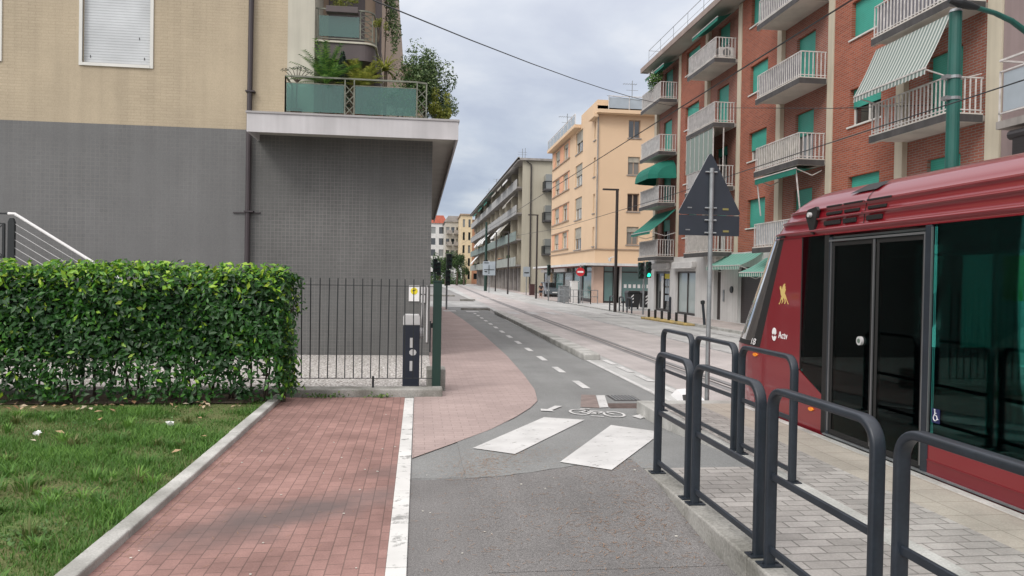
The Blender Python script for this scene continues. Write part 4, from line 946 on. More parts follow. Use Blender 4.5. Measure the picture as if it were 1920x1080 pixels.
barrier('hoop_barrier', 'third front barrier, tall in front of the tram door', 1.93, 2.92, 3.86, .153, G1)
barrier('hoop_barrier', 'nearest front barrier cut off by the lower right corner', 1.93, 1.82, 2.76, .153, G1)
barrier('hoop_barrier', 'farthest barrier of the back row, left of the grey sign pole', 2.89, 7.61, 8.55, .155, G2)
barrier('hoop_barrier', 'back row barrier standing around the grey sign pole', 2.89, 6.52, 7.48, .155, G2)
barrier('hoop_barrier', 'nearest back row barrier in front of the red tram nose', 2.89, 5.44, 6.38, .155, G2)

# ---- warning sign seen from behind
s = thing('warning_sign', 'triangular warning sign seen from its dark back on a grey pole', 'road sign', (3.78, 9.39, 0))
MB().tube([(3.78, 9.39, 0), (3.785, 9.39, 3.18)], .030, 14).build('pole', M['galv'], s)
def rounded_tri(cx, z0, z1, hw, r):
    vs = [Vector((cx-hw, z0)), Vector((cx+hw, z0)), Vector((cx, z1))]; out = []
    for i in range(3):
        a, b, c = vs[i-1], vs[i], vs[(i+1) % 3]; d1, d2 = (a-b).normalized(), (c-b).normalized(); p, q = b+d1*r, b+d2*r
        for t in np.linspace(0, 1, 6): out.append(tuple((1-t)**2*p+2*t*(1-t)*b+t*t*q))
    return out
M['sign_back'] = P('dark_sign_back', (.022, .030, .042), .5, var=.15, vscale=4)
pl_ = rounded_tri(3.775, 2.575, 3.40, .435, .06)
mb = MB(); mb.prism(pl_, FY(9.425), -.012, .012); mb = mb.build('triangle_plate', M['sign_back'], s)
MB().prism([(3.365, 2.30), (4.185, 2.30), (4.185, 2.565), (3.365, 2.565)], FY(9.425), -.012, .012).build('lower_plate', M['sign_back'], s)
MB().prism(pl_, FY(9.442), -.002, .004).build('front_face', M['decal_white'], s)
m = MB()
for z in (3.13, 2.66, 2.50, 2.335): m.tube([(3.70, 9.395, z), (3.86, 9.395, z)], .012, 6); m.tube([(3.782, 9.39, z-.012), (3.782, 9.39, z+.012)], .036, 12)
m.build('clamp', M['galv'], s)
for (x, z) in ((3.99, 2.65), (4.0, 2.36)): MB().box(x-.04, x+.04, 9.406, 9.412, z-.012, z+.014).build('sticker', P('dull_yellow_sticker', (.22, .20, .07), .6), s)
for (x, z) in ((3.50, 2.66), (3.48, 2.37)): MB().box(x-.03, x+.03, 9.406, 9.412, z-.006, z+.008).build('sticker', M['galv'], s)
s.rotation_euler = (0, 0, 0)

# ================================================================== TRAM
TX, TC, TW = 4.17, 5.27, 1.10
tr = thing('tram', 'dark red articulated street tram with black glass at the stop', 'tram', (TC, 4.0, 0))
def side(Y):   # plan of the nose: half width and length by height
    return Y
def nose_pt(z, th, inset=0.0, e=2/2.6):
    """point of the rounded nose at height z; th 0 = flank on the platform side, 180 = far flank"""
    zz = [.12, .5, .9, 1.6, 2.3, 2.62]; y0s = [8.62, 8.70, 8.70, 8.40, 8.10, 7.95]; ls = [1.30, 1.48, 1.48, 1.15, .78, .55]
    y0 = np.interp(z, zz, y0s); l = np.interp(z, zz, ls)-inset; c, s_ = math.cos(th), math.sin(th)
    return (TC-math.copysign(abs(c)**e, c)*(TW-inset), y0+max(0, s_)**e*l, z)
def nose(z0, z1, a0, a1, nz=8, na=20, inset=0.0):
    return MB().grid([[nose_pt(z, th, inset) for th in np.linspace(R(a0), R(a1), na)] for z in np.linspace(z0, z1, nz)])
FT = FX(TX)
# flank: skirt, red triangle, front panel
mb = MB()
for X, nrm in ((TX, 1), (TX+2*TW, -1)):
    Fs = (lambda u, z, n, X=X, nrm=nrm: (X-nrm*n, u, z))
    mb.prism([(-9, .27), (5.66, .27), (5.66, .46), (-9, .46)], Fs, 0, -.04)
    mb.prism([(7.24, .15), (8.63, .15), (8.71, .5), (8.71, .90), (7.85, .78), (7.24, .53)], Fs, 0, -.04)
    mb.prism([(7.74, .752), (7.85, .782), (8.71, .902), (8.41, 1.6), (8.15, 2.21), (7.60, 2.21)], Fs, 0, -.04) if X == TX else None
# lower nose and pillar wrap
for a0, a1 in ((0, 180),): mb.grid([[nose_pt(z, th) for th in np.linspace(R(a0), R(a1), 40)] for z in np.linspace(.15, .90, 8)])
body = mb.build('body', M['tram_red'], tr)
MB().prism([(7.245, .12), (8.60, .12), (8.62, .148), (7.245, .148)], FT, .0, -.05).prism([(-9, .12), (5.655, .12), (5.655, .268), (-9, .268)], FT, .004, -.04).prism([(-9, .262), (5.655, .262), (5.655, .272), (-9, .272)], FT, .008, 0).build('skirt', M['tram_red_dark'], tr)
# roof with its ribs, closed by a rounded front
prof = [(-.012, 2.20), (.012, 2.215), (.010, 2.235), (-.022, 2.25), (-.020, 2.262), (.012, 2.275), (.022, 2.33), (.018, 2.365), (-.006, 2.372), (-.006, 2.382), (.024, 2.39), (.036, 2.44), (.038, 2.47), (.018, 2.478), (.020, 2.488), (.05, 2.50), (.065, 2.535), (.10, 2.575), (.16, 2.63), (.26, 2.685), (.42, 2.73), (.70, 2.765), (1.10, 2.78)]
rows = []
ths = list(np.linspace(0, math.pi, 41))
for d, z in prof:
    row = [(TX+d, -9, z), (TX+d, 2, z), (TX+d, 6, z)]
    k = max(0, d); top = (z-2.2)/.58
    y0 = 8.13-.62*top; l = .80-.26*top**1.6-k*.1 if top < .999 else .05
    for th in ths:
        c, s_ = math.cos(th), math.sin(th); row.append((TC-math.copysign(abs(c)**.77, c)*(TW-d), y0+max(0, s_)**.77*max(.02, l), z))
    row += [(TC+TW-d, 6, z), (TC+TW-d, 2, z), (TC+TW-d, -9, z)]; rows.append(row)
MB().grid(rows).build('roof', M['tram_red'], tr, smooth=True)
MB().box(TX+.004, TX+.016, -9, 7.42, 2.270, 2.277).box(TX+.008, TX+.030, -9, 6.6, 2.383, 2.391).box(TX+.006, TX+.024, -9, 7.40, 2.213, 2.219).box(TX+.02, TX+.05, -9, 6.6, 2.490, 2.497).build('roof_lip_highlight', P('trim_highlight', (.42, .10, .10), .18, metal=.3, var=.05, coat=.8), tr)  # lips along the ribs, their bright highlight put into a lighter red
o = MB(); 
for y in (6.62, 3.6, 4.62): o.grid([[(TX+d-.003, y, z+.002), (TX+d-.003, y+.012, z+.002)] for d, z in prof[5 if y > 6 else 0:-2]])
o.build('roof_seam', M['black'], tr)
# roof vents
for (ya, yb, za, zb, d) in ((7.30, 7.02, 2.405, 2.435, .022), (6.97, 6.72, 2.405, 2.435, .022), (7.32, 7.02, 2.30, 2.345, .008), (6.97, 6.75, 2.30, 2.345, .008), (6.58, 6.30, 2.405, 2.435, .022), (6.58, 6.34, 2.30, 2.345, .008), (7.28, 7.02, 2.482, 2.50, .012), (6.97, 6.66, 2.482, 2.50, .012), (6.58, 6.22, 2.482, 2.50, .012)):
    MB().box(TX+d-.006, TX+d+.03, yb, ya, za, zb).build('vent', M['black'], tr, bevel=.004)
mb = MB(); mb.quad((TX+.105, 7.02, 2.602), (TX+.105, 6.58, 2.602), (TX+.21, 6.52, 2.682), (TX+.21, 6.86, 2.682)); mb.build('vent', M['black'], tr)
mb = MB(); mb.prism([(7.50, 2.22), (7.56, 2.24), (7.66, 2.42), (7.62, 2.49), (7.45, 2.51), (7.42, 2.47)], FT, .012, -.02); hs = mb.build('camera_housing', M['black'], tr)
MB().tube([(TX-.012, 7.55, 2.43), (TX-.045, 7.55, 2.43)], .026, 12).build('lens', M['silver'], hs)
# windscreen: glass wraps the nose above the red; black edge bands
nose(.93, 2.24, 5, 175, 14, 56, .004).build('windscreen', M['windscreen'], tr, smooth=True)
mb = nose(.90, 2.25, 0, 5, 9, 8, .0); mb.grid([[nose_pt(z, th, .0) for th in np.linspace(R(175), R(180), 8)] for z in np.linspace(.9, 2.25, 9)])
mb.grid([[nose_pt(z, th, .002) for th in np.linspace(R(1), R(179), 60)] for z in (.88, .96)]); mb.build('windscreen_edge', M['black'], tr, smooth=True)
mb = MB(); mb.bar(nose_pt(1.0, R(60), -.02), nose_pt(1.7, R(50), -.02), .02); mb.bar(nose_pt(.99, R(120), -.02), nose_pt(1.7, R(100), -.02), .02)
mb.build('wiper', M['black'], tr)
# driver's side window
FG = lambda Y0, Y1, Z0, Z1, n=.0: MB().prism([(Y0, Z0), (Y1, Z0), (Y1, Z1), (Y0, Z1)], FT, n, n-.006)
MB().prism([(7.28, .545), (7.72, .745), (7.72, 2.2), (7.28, 2.2)], FT, 0, -.006).build('driver_window', M['tram_glass_dark'], tr)
MB().box(TX-.002, TX+.04, 7.19, 7.28, .15, 2.2).box(TX-.003, TX+.04, 7.72, 7.742, .76, 2.2).build('window_post', M['black'], tr)
# passenger window band
w = FG(4.55, 5.62, .47, 2.2); w.build('window', M['tram_glass'], tr); FG(2.3, 4.53, .47, 2.2).build('window', M['tram_glass'], tr); FG(-3, 2.28, .47, 2.2).build('window', M['tram_glass'], tr)
MB().box(TX+.008, TX+.04, 4.525, 4.555, .47, 2.2).box(TX+.008, TX+.04, 2.275, 2.305, .47, 2.2).build('window_post', M['black'], tr)
# doors
for (a, b) in ((5.73, 6.40), (6.44, 7.14)):
    dr = MB(); fr = .035
    dr.box(TX+.002, TX+.03, a, a+fr, .17, 2.12).box(TX+.002, TX+.03, b-fr, b, .17, 2.12).box(TX+.002, TX+.03, a+fr, b-fr, .17, .22).box(TX+.002, TX+.03, a+fr, b-fr, 2.08, 2.12)
    dr = dr.build('door', M['black'], tr, bevel=.004)
    MB().box(TX+.012, TX+.018, a+fr, b-fr, .22, 2.08).build('pane', M['tram_glass_dark'], dr)
MB().box(TX-.012, TX+.02, 5.64, 5.725, .15, 2.20).build('door_frame', M['steel_dark'], tr, bevel=.01); MB().box(TX-.010, TX+.02, 7.145, 7.19, .15, 2.17).build('door_frame', M['steel_dark'], tr, bevel=.01)
MB().box(TX-.016, TX-.0, 5.715, 5.727, .2, 2.14).box(TX-.016, TX, 5.632, 5.64, .5, 2.18).box(TX-.014, TX-.0, 5.727, 7.18, 2.125, 2.145).box(TX-.012, TX, 7.14, 7.152, .2, 2.14).box(TX-.013, TX+.001, 6.412, 6.428, .2, 2.12).build('chrome_trim', P('brushed_trim', (.34, .35, .36), .3, metal=.8, var=.1), tr)
MB().tube([(TX+.012, 6.62, 1.16), (TX-.014, 6.62, 1.16)], .042, 18).build('door_button', M['silver'], tr)
MB().tube([(TX-.012, 6.62, 1.16), (TX-.018, 6.62, 1.16)], .022, 14).build('button_face', P('button_green', (.12, .18, .14), .4), tr)
MB().box(TX-.03, TX+.01, 4.0, 7.2, .150, .163).build('door_sill', M['galv'], tr)
# lamps, letters, emblem
for (y, z, ry, rz) in ((8.82, .80, .055, .022), (7.47, .36, .045, .02)):
    p = MB(); x0 = TX-.004 if y < 8.5 else nose_pt(.8, R(3))[0]-.004
    p.prism([(y+ry*math.cos(t), z+rz*math.sin(t)) for t in np.linspace(0, 6.28, 15)[:-1]], FX(x0), .012, -.02); p.build('indicator', M['amber'], tr)
FL = lambda ox, oz, n=.003: (lambda x, y, t=0: (TX-n-t, ox-x, oz+y))
text_into(MB(), 'Actv', .115, FL(8.235, 1.055)).build('lettering', M['decal_white'], tr)
mb = MB(); cy, cz = 8.34, 1.09
up = [(cy-.052*math.cos(t), cz+.012+.066*math.sin(t)) for t in np.linspace(0, math.pi, 12)]+[(cy+.03, cz-.006), (cy+.0, cz+.014), (cy-.02, cz-.008)]
dn = [(cy-.052*math.cos(t), cz-.016-.062*math.sin(t)) for t in np.linspace(0, math.pi, 12)]+[(cy+.02, cz-.036), (cy-.01, cz-.018), (cy-.03, cz-.03)]
for pg in (up, dn): mb.prism(pg, FT, .0045, .001)
mb.build('logo', M['decal_white'], tr)
def nosetext(x, y, t=0):
    p = nose_pt(.90+y, R(13)); return (p[0]-.012-t, p[1]-x, .90+y)
text_into(MB(), '18', .115, lambda x, y, t=0: (nose_pt(.92+y, R(max(0, 7-x/.14*5.5)))[0]-.008-t, nose_pt(.92+y, R(max(0, 7-x/.14*5.5)))[1], .92+y)).build('fleet_number', M['decal_white'], tr)
# winged lion in gold
lion = [(0, .0), (.03, .015), (.055, .07), (.07, .085), (.045, .11), (.04, .15), (.022, .17), (.02, .19), (.035, .205), (.05, .20), (.058, .175), (.075, .165), (.085, .19), (.11, .225), (.145, .235), (.14, .205), (.155, .20), (.15, .175), (.165, .165), (.15, .14), (.14, .12), (.16, .10), (.185, .06), (.215, .02), (.235, .0), (.22, .0), (.195, .03), (.17, .065), (.16, .05), (.165, .02), (.15, .0), (.13, .0), (.145, .02), (.14, .05), (.125, .065), (.10, .06), (.11, .03), (.09, .01), (.07, .0), (.09, .04), (.07, .055), (.04, .012), (.02, -.01)]
ty = lambda v: (8.245-v[0]*1.0, 1.455+v[1]*1.0)
mb = MB(); me_pts = [ty(v) for v in lion]; mb.prism(me_pts, FT, .0045, .001)
o = mb.build('lion_emblem', M['gold'], tr)
# wheelchair sticker
MB().prism([(5.60, .585), (5.505, .585), (5.505, .70), (5.60, .70)], FT, .003, .0005).build('wheelchair_sticker', P('blue_sticker', (.012, .018, .09), .5, var=.02), tr)
mb = MB(); q = lambda a, b: (TX-.006, 5.60-a*.095, .585+b*.115)
def poly_t(pts, w=.006): mb.tube([q(*p) for p in pts], w*.55, 5)
poly_t([(.42, .88), (.44, .55), (.66, .53), (.78, .27), (.88, .30)]); poly_t([(.45, .70), (.62, .70)])
poly_t([(.34+0, .58)]+[(.48+.22*math.cos(t), .36+.20*math.sin(t)) for t in np.linspace(2.2, 6.0, 10)]); mb.tube([q(.42, .90), q(.42, .96)], .006, 6)
mb.build('wheelchair_symbol', M['decal_white'], tr)
# interior
M['tram_in'] = P('tram_interior_grey', (.10, .11, .11), .7, var=.2); M['seat_blue'] = P('seat_moquette', (.03, .05, .07), .8, var=.3, vscale=30)
MB().box(TX+.03, TX+2*TW-.03, -9, 8.3, .20, .24).build('floor', M['tram_in'], tr)
MB().box(TX+.03, TX+2*TW-.03, -9, 7.5, 2.16, 2.18).build('ceiling', M['tram_in'], tr)
MB().box(TX+.05, TX+.95, 7.20, 7.24, .24, 2.1).box(TX+.95, TX+2*TW-.05, 7.20, 7.24, .24, 1.05).build('cab_wall', M['black'], tr)
mb = MB(); mb.box(TX+.15, TX+2*TW-.15, 8.55, 8.95, .5, .98); mb.build('dashboard', M['black'], tr)
Ff = FX(TX+2*TW); far = MB(); hs_ = []
y = -3.0
ws = []
while y < 5.6: ws.append((y, y+1.35, .95, 2.05)); y += 1.5
ws.append((6.1, 6.95, .85, 2.08)); ws.append((7.05, 8.1, .85, 2.08))
far.wall(Ff, -9, 8.3, .2, 2.2, ws, -.0).build('far_side', M['tram_in'], tr)
M['far_glass'] = glass('far_side_glass', (.35, .85, .78), refl=.0, ior=1.2)
for a, b, c, d in ws: MB().quad(Ff(a, c, .0), Ff(b, c, 0), Ff(b, d, 0), Ff(a, d, 0)).build('far_window', M['far_glass'], tr)
for (x, y) in ((4.45, 3.2), (4.45, 4.0), (4.45, 4.9), (4.95, 3.2), (4.95, 4.9), (5.75, 3.4), (5.75, 4.3), (5.75, 5.2), (4.45, 1.8), (5.75, 2.0)):
    sx = MB(); sx.box(x-.2, x+.2, y-.2, y+.2, .58, .66).box(x-.2, x+.2, y-.24, y-.17, .6, 1.18); sx.build('seat', M['seat_blue'], tr, bevel=.03)
mb = MB()
for (x, y) in ((4.6, 5.5), (5.27, 4.4), (4.6, 2.6), (5.6, 6.4)): mb.tube([(x, y, .24), (x, y, 2.16)], .018, 8)
mb.tube([(4.7, -3, 1.98), (4.7, 7, 1.98)], .015, 6); mb.build('grab_pole', M['silver'], tr)
MB().box(TX+.012, TX+.016, 4.72, 4.92, 1.60, 1.92).build('yellow_notice', P('yellow_green_notice', (.35, .42, .03), .6, var=.05), tr)
for y, zt in ((5.3, .5), (8.0, .4), (1.0, .5)): MB().tube([(TX+.12, y, .3), (TX+.35, y, .3)], .29, 20).build('wheel', M['black'], tr)

# ================================================================== BRICK APARTMENT BUILDING
bb = thing('brick_building', 'red brick apartment building with sea green shutters and balconies', 'building', (13, 28, 0))
F13 = FX(13.0); REC = FX(13.12)
WT = [4.96, 7.61, 10.26, 12.95]; FLR = [2.95, 5.70, 8.32, 11.0]
wb = [(19.02, 22.56, 19.9, 21.46), (26.03, 29.49, 26.98, 28.5), (33.08, 36.64, 34.0, 35.78)]
db = [(15.66, 19.02, 16.83, 18.05), (22.56, 26.03, 23.78, 25.02), (29.49, 33.08, 30.86, 32.10), (36.64, 40.37, 38.14, 39.46)]
for (a, b, c, d) in wb: MB().wall(F13, a, b, 2.8, 13.15, [(c, d, t-1.12, t) for t in WT], .21).build('wall', M['brick'], bb)
for (a, b, c, d) in db: MB().wall(REC, a, b, 2.8, 13.15, [(c, d, f+.02, t) for f, t in zip(FLR, WT)], .18).build('recess_wall', M['brick_old'], bb)
MB().box(13.32, 24, 15.3, 40.5, 3.0, 13.1).box(13.3, 24, 40.501, 40.56, 3.0, 13.1).build('core', P('dark_interior', (.02, .02, .022), .9), bb)
MB().box(13.0, 24, 40.561, 40.60, 0, 13.1).build('end_wall', M['brick'], bb)
for y in (36.64, 33.08, 29.49, 26.03, 22.56, 19.02): MB().box(12.965, 13.15, y-.165, y+.165, 2.8, 13.12).build('pilaster', M['pilaster'], bb)
MB().box(12.955, 13.15, 15.42, 15.86, -.02, 13.12).build('pilaster', M['pilaster'], bb); MB().box(12.965, 13.15, 40.2, 40.6, 2.8, 13.12).build('pilaster', M['pilaster'], bb)
state = {(0, 1): .50, (0, 2): 1, (0, 3): 1, (1, 1): .62, (1, 2): .93, (1, 3): .9, (2, 1): .35, (2, 2): .40, (2, 3): 1}
for i, (a, b, c, d) in enumerate(wb):
    for j, t in enumerate(WT):
        s_ = state.get((i, j), 1.0); z0 = t-1.12
        fr = MB(); fr.fbox(F13, c, c+.05, z0, t, -.205, -.15).fbox(F13, d-.05, d, z0, t, -.205, -.15).fbox(F13, c+.05, d-.05, z0, z0+.05, -.205, -.15).fbox(F13, (c+d)/2-.03, (c+d)/2+.03, z0+.05, t, -.205, -.151)
        w = fr.build('window', M['frame_white'], bb)
        MB().fbox(F13, c+.05, d-.05, z0+.05, t, -.20, -.19).build('pane', M['win_dark'] if (i+j) % 2 else M['win_mid'], w)
        MB().fbox(F13, c+.01, d-.01, t-1.12*s_+(.03 if s_ == 1 else 0), t-.005, -.145, -.12).build('shutter', M['teal_shutter'], w)
        MB().fbox(F13, c-.09, d+.09, z0-.05, z0-.002, -.20, .05).build('sill', M['frame_white'], w)
for i, (a, b, c, d) in enumerate(db):
    for j, (f, t) in enumerate(zip(FLR, WT)):
        if i == 2 and j == 3: s_ = .45
        elif i == 1 and j == 1: s_ = .42
        elif i == 3 and j == 0: s_ = .3
        elif i == 2 and j in (0, 1): s_ = .2
        else: s_ = .96
        h = t-f-.02; fr = MB(); fr.fbox(REC, c, c+.05, f+.02, t, -.175, -.13).fbox(REC, d-.05, d, f+.02, t, -.175, -.13).fbox(REC, (c+d)/2-.03, (c+d)/2+.03, f+.02, t, -.175, -.13)
        w = fr.build('balcony_door', M['frame_white'], bb)
        MB().fbox(REC, c+.05, d-.05, f+.02, t, -.17, -.16).build('pane', M['win_mid'] if (i == 1 and j == 1) else M['win_dark'], w)
        MB().fbox(REC, c+.01, d-.01, t-h*s_, t-.005, -.125, -.10).build('shutter', M['teal_shutter'], w)
# balconies
screens = {(3, 0): ('screen_grey', 1), (3, 1): ('screen_blue', 1), (3, 2): ('screen_blue', 1), (3, 3): ('screen_dark', 1), (2, 0): ('screen_cream', 1), (2, 2): ('screen_grey', 1), (2, 3): ('screen_grey', 1),
           (1, 0): ('screen_blue', 1), (1, 1): ('screen_cream', 1), (1, 2): ('screen_grey', 1), (1, 3): ('screen_grey', 1), (0, 2): ('screen_grey', 1), (0, 1): (None, 0), (2, 1): ('screen_blue', 1)}
def balcony(i, j, y0, y1, zt):
    X0 = 12.06; s_ = MB(); s_.box(X0, 12.955, y0, y1, zt-.13, zt); s_.box(12.955, 13.12, y0+.12, y1-.02, zt-.129, zt-.001)
    s_.box(X0-.03, X0+.06, y0-.02, y1+.02, zt-.20, zt+.015); s_.box(X0+.06, 12.95, y0-.02, y0+.05, zt-.20, zt+.012)
    o = s_.build('balcony', M['balcony_soffit'], bb)
    MB().box(X0-.034, X0-.0305, y0-.024, y1+.02, zt-.20, zt-.02).box(X0-.03, 12.94, y0-.024, y0-.0205, zt-.20, zt-.02).build('edge', M['concrete_dark'], o)
    r = MB(); zt2 = zt+.84
    r.bar((X0+.03, y0+.03, zt2), (X0+.03, y1-.03, zt2), .035, .03); r.bar((X0+.03, y0+.03, zt2), (12.96, y0+.03, zt2), .035, .03); r.bar((X0+.03, y1-.03, zt2), (12.96, y1-.03, zt2), .035, .03)
    r.bar((X0+.03, y0+.03, zt+.09), (X0+.03, y1-.03, zt+.09), .025); r.bar((X0+.03, y0+.03, zt+.09), (12.96, y0+.03, zt+.09), .025)
    n = int((y1-y0)/.135)
    for k in range(n+1): y = y0+.03+(y1-y0-.06)*k/n; r.bar((X0+.03, y, zt+.0), (X0+.03, y, zt2), .022, .035)
    for k in range(1, 7): x = X0+.03+.90*k/6.5; r.bar((x, y0+.03, zt+.02), (x, y0+.03, zt2), .03, .02); r.bar((x, y1-.03, zt+.02), (x, y1-.03, zt2), .03, .02)
    r.build('railing', M['rail_white'], o)
    sc_, _ = screens.get((i, j), (None, 0))
    if sc_: MB().box(X0+.055, X0+.065, y0+.08, y1-.08, zt+.07, zt2-.03).build('screen', M[sc_], o)
    return o
BY = [(15.93, 18.9), (22.76, 25.9), (29.82, 32.98), (36.95, 40.18)]
for i, (y0, y1) in enumerate(BY):
    for j, zt in enumerate(FLR):
        if i == 0 and j in (0, 3): continue
        balcony(i, j, y0, y1, zt)
# reeded glass enclosure
mb = MB()
for k in range(6): y = 29.9+k*.52; mb.box(12.07, 12.085, y+.02, y+.5, 6.54, 8.10)
mb.box(12.1, 12.95, 32.93, 32.945, 6.54, 8.1)
en = mb.build('balcony_enclosure', M['reeded'], bb)
mb = MB()
for k in range(7): y = 29.9+k*.52; mb.box(12.06, 12.1, y-.015, y+.015, 6.54, 8.12)
mb.bar((12.5, 29.85, 5.8), (12.5, 29.85, 8.12), .04); mb.build('frame', M['rail_white'], en)
# eave and roof rail
ev = MB(); ev.box(12.06, 24, 15.3, 40.25, 13.17, 13.22); ev = ev.build('eave', M['soffit'], bb)
MB().box(12.0, 12.06, 15.3, 40.31, 13.13, 13.38).box(12.06, 24, 40.25, 40.31, 13.13, 13.38).box(12.06, 24, 15.3, 40.25, 13.221, 13.38).build('fascia', M['eave'], ev)
mb = MB(); mb.bar((12.3, 16, 14.25), (12.3, 39.8, 14.25), .02); mb.bar((12.3, 16, 13.85), (12.3, 39.8, 13.85), .012); mb.bar((12.3, 39.8, 14.25), (16, 39.8, 14.25), .02)
for k in range(13): y = 16+k*1.98; mb.bar((12.3, y, 13.38), (12.3, y, 14.25), .018)
mb.build('roof_rail', M['galv'], bb)
# awnings
def canopy(name, mat, y0, y1, top, bot, parent, val=.16, vmat=None, arm=True, scallop=True, label=None):
    (x0, z0), (x1, z1) = top, bot
    n = 24; rows = []
    for i in range(7):
        t = i/6; x = x0+(x1-x0)*t; z = z0+(z1-z0)*t-.05*math.sin(t*math.pi)
        rows.append([(x, y0+(y1-y0)*k/n, z+.012*math.sin(k*1.1)*t) for k in range(n+1)])
    o = MB().grid(rows).build(name, mat, parent, label=label)
    mb = MB(); m = 40
    a = [(x1, y0+(y1-y0)*k/m, z1) for k in range(m+1)]; b = [(x1-.01, y0+(y1-y0)*k/m, z1-val+(.03*abs(math.sin(k*math.pi/2)) if scallop else 0)) for k in range(m+1)]
    mb.grid([a, b]); mb.build('valance', vmat or mat, o)
    mb = MB(); mb.bar((x1, y0, z1), (x1, y1, z1), .035)
    if arm:
        for y in (y0+.05, y1-.05): mb.tube([(x1+.02, y, z1-.02), ((x1+13)/2+.1, y, z1-.22), (12.95, y, z1-.05)], .018, 6)
    mb.build('front_bar', M['rail_white'], o); return o
canopy('awning', M['awning_stripe'], 15.95, 18.8, (12.10, 7.99), (11.50, 6.70), bb, .16, M['awning_stripe'], label='grey and white striped awning hanging over the near balcony')
canopy('awning', M['awning_green'], 36.75, 40.1, (12.95, 5.35), (11.6, 4.20), bb, .16, label='dark green awning over the lowest far balcony')
# rounded hood awning
rows = []
for k in range(9):
    a = k/8*math.pi/2; rows.append([(12.95-1.35*math.sin(a)*q0, y, 6.92+1.0*math.cos(a)**.8*q0) for y, q0 in [(36.75, .05), (36.95, .7), (37.3, 1), (39.6, 1), (39.9, .7), (40.1, .05)]])
hd = MB().grid(rows).build('hood_awning', M['awning_green'], bb, smooth=False, label='dark green rounded hood awning over the far balcony')
canopy('awning', M['awning_green'], 22.85, 25.85, (12.95, 5.50), (12.05, 5.42), bb, .22, label='rolled dark green awning under a middle balcony')
for y in (22.95, 25.75): MB().bar((12.08, y, 5.42), (12.25, y, 4.1), .035).build('awning_arm', M['rail_white'], bb)
for (y0, y1) in ((36.9, 40.0), (30.0, 32.9)): canopy('awning', M['awning_green'], y0, y1, (12.9, 13.0), (12.2, 12.75), bb, .18, arm=False, label='folded dark green awning just under the eave')
# ground floor
G = FX(12.95)
gh = [(37.5, 40.1, .05, 2.2), (33.85, 36.6, .03, 2.17), (30.88, 31.65, .02, 2.4), (26.9, 29.15, .02, 2.3), (20, 25, .05, 2.4)]
mb = MB().wall(G, 15.5, 41.2, -.02, 2.9, gh, .22); mb.quad((12.95, 41.2, 0), (24, 41.2, 0), (24, 41.2, 2.9), (12.95, 41.2, 2.9)); mb.build('ground_floor_wall', M['plaster_white'], bb)
MB().box(13.18, 24, 15.5, 41.1, .0, 2.85).build('ground_core', MATS['dark_interior'], bb)
for (a, b, nm) in ((37.5, 40.1, 1), (33.85, 36.6, 2)):
    w = MB(); w.fbox(G, a, a+.08, .05, 2.2, -.2, -.12).fbox(G, b-.08, b, .05, 2.2, -.2, -.12).fbox(G, (a+b)/2-.04, (a+b)/2+.04, .05, 2.2, -.2, -.12).fbox(G, a, b, .05, .15, -.2, -.121).fbox(G, a, b, 2.08, 2.2, -.2, -.121)
    w = w.build('shop_window', M['dark_bronze'], bb)
    MB().fbox(G, a+.08, b-.08, .15, 2.1, -.175, -.165).build('pane', M['shop_pale'] if nm == 2 else M['win_dark'], w)
    if nm == 1:
        MB().fbox(G, 37.6, 38.75, 1.80, 2.06, -.16, -.155).build('yellow_banner', P('yellow_banner', (.62, .52, .02), .6, var=.05), w)
        mb = MB()
        for r_ in range(3):
            for c_ in range(3): mb.fbox(G, 37.65+c_*.36, 37.93+c_*.36, .62+r_*.40, .92+r_*.40, -.16, -.155)
        mb.build('poster', M['screen_blue'], w); MB().fbox(G, 38.95, 39.3, .2, 1.95, -.16, -.15).build('curtain', M['white'], w)
    else: MB().fbox(G, 34.0, 34.2, .6, 1.5, -.16, -.155).build('lettering_strip', M['navy'], w)
    MB().fbox(G, a-.05, b+.05, 2.36, 2.62, 0, .22).fbox(G, a-.02, b+.02, 2.30, 2.36, 0, .26).build('awning_box', M['plaster_white'], bb, bevel=.02)
MB().fbox(G, 30.88, 31.65, .02, 2.4, -.21, -.18).build('entrance_door', M['dark_bronze'], bb)
MB().fbox(G, 26.9, 29.15, .02, 2.3, -.2, -.15).build('roller_grille', slats('brown_roller_grille', (.05, .04, .04), .09, 'z'), bb)
MB().tube([(12.948, 29.7, 1.37), (12.90, 29.7, 1.37)], .14, 18).build('round_plaque', M['iron'], bb)
MB().fbox(G, 30.45, 30.6, .85, 1.35, 0, .03).build('bell_panel', M['galv'], bb, bevel=.01)
MB().tube([(12.94, 31.2, 2.62), (12.8, 31.2, 2.62)], .12, 14).build('wall_lamp', M['white'], bb)
canopy('awning', M['awning_shop'], 26.9, 30.2, (12.94, 2.85), (12.0, 2.33), bb, .17, M['awning_edge'], label='green and white striped shop awning, the higher one')
canopy('awning', M['awning_shop'], 23.0, 26.7, (12.94, 2.62), (11.9, 2.05), bb, .17, M['awning_edge'], label='green and white striped shop awning, the lower one')
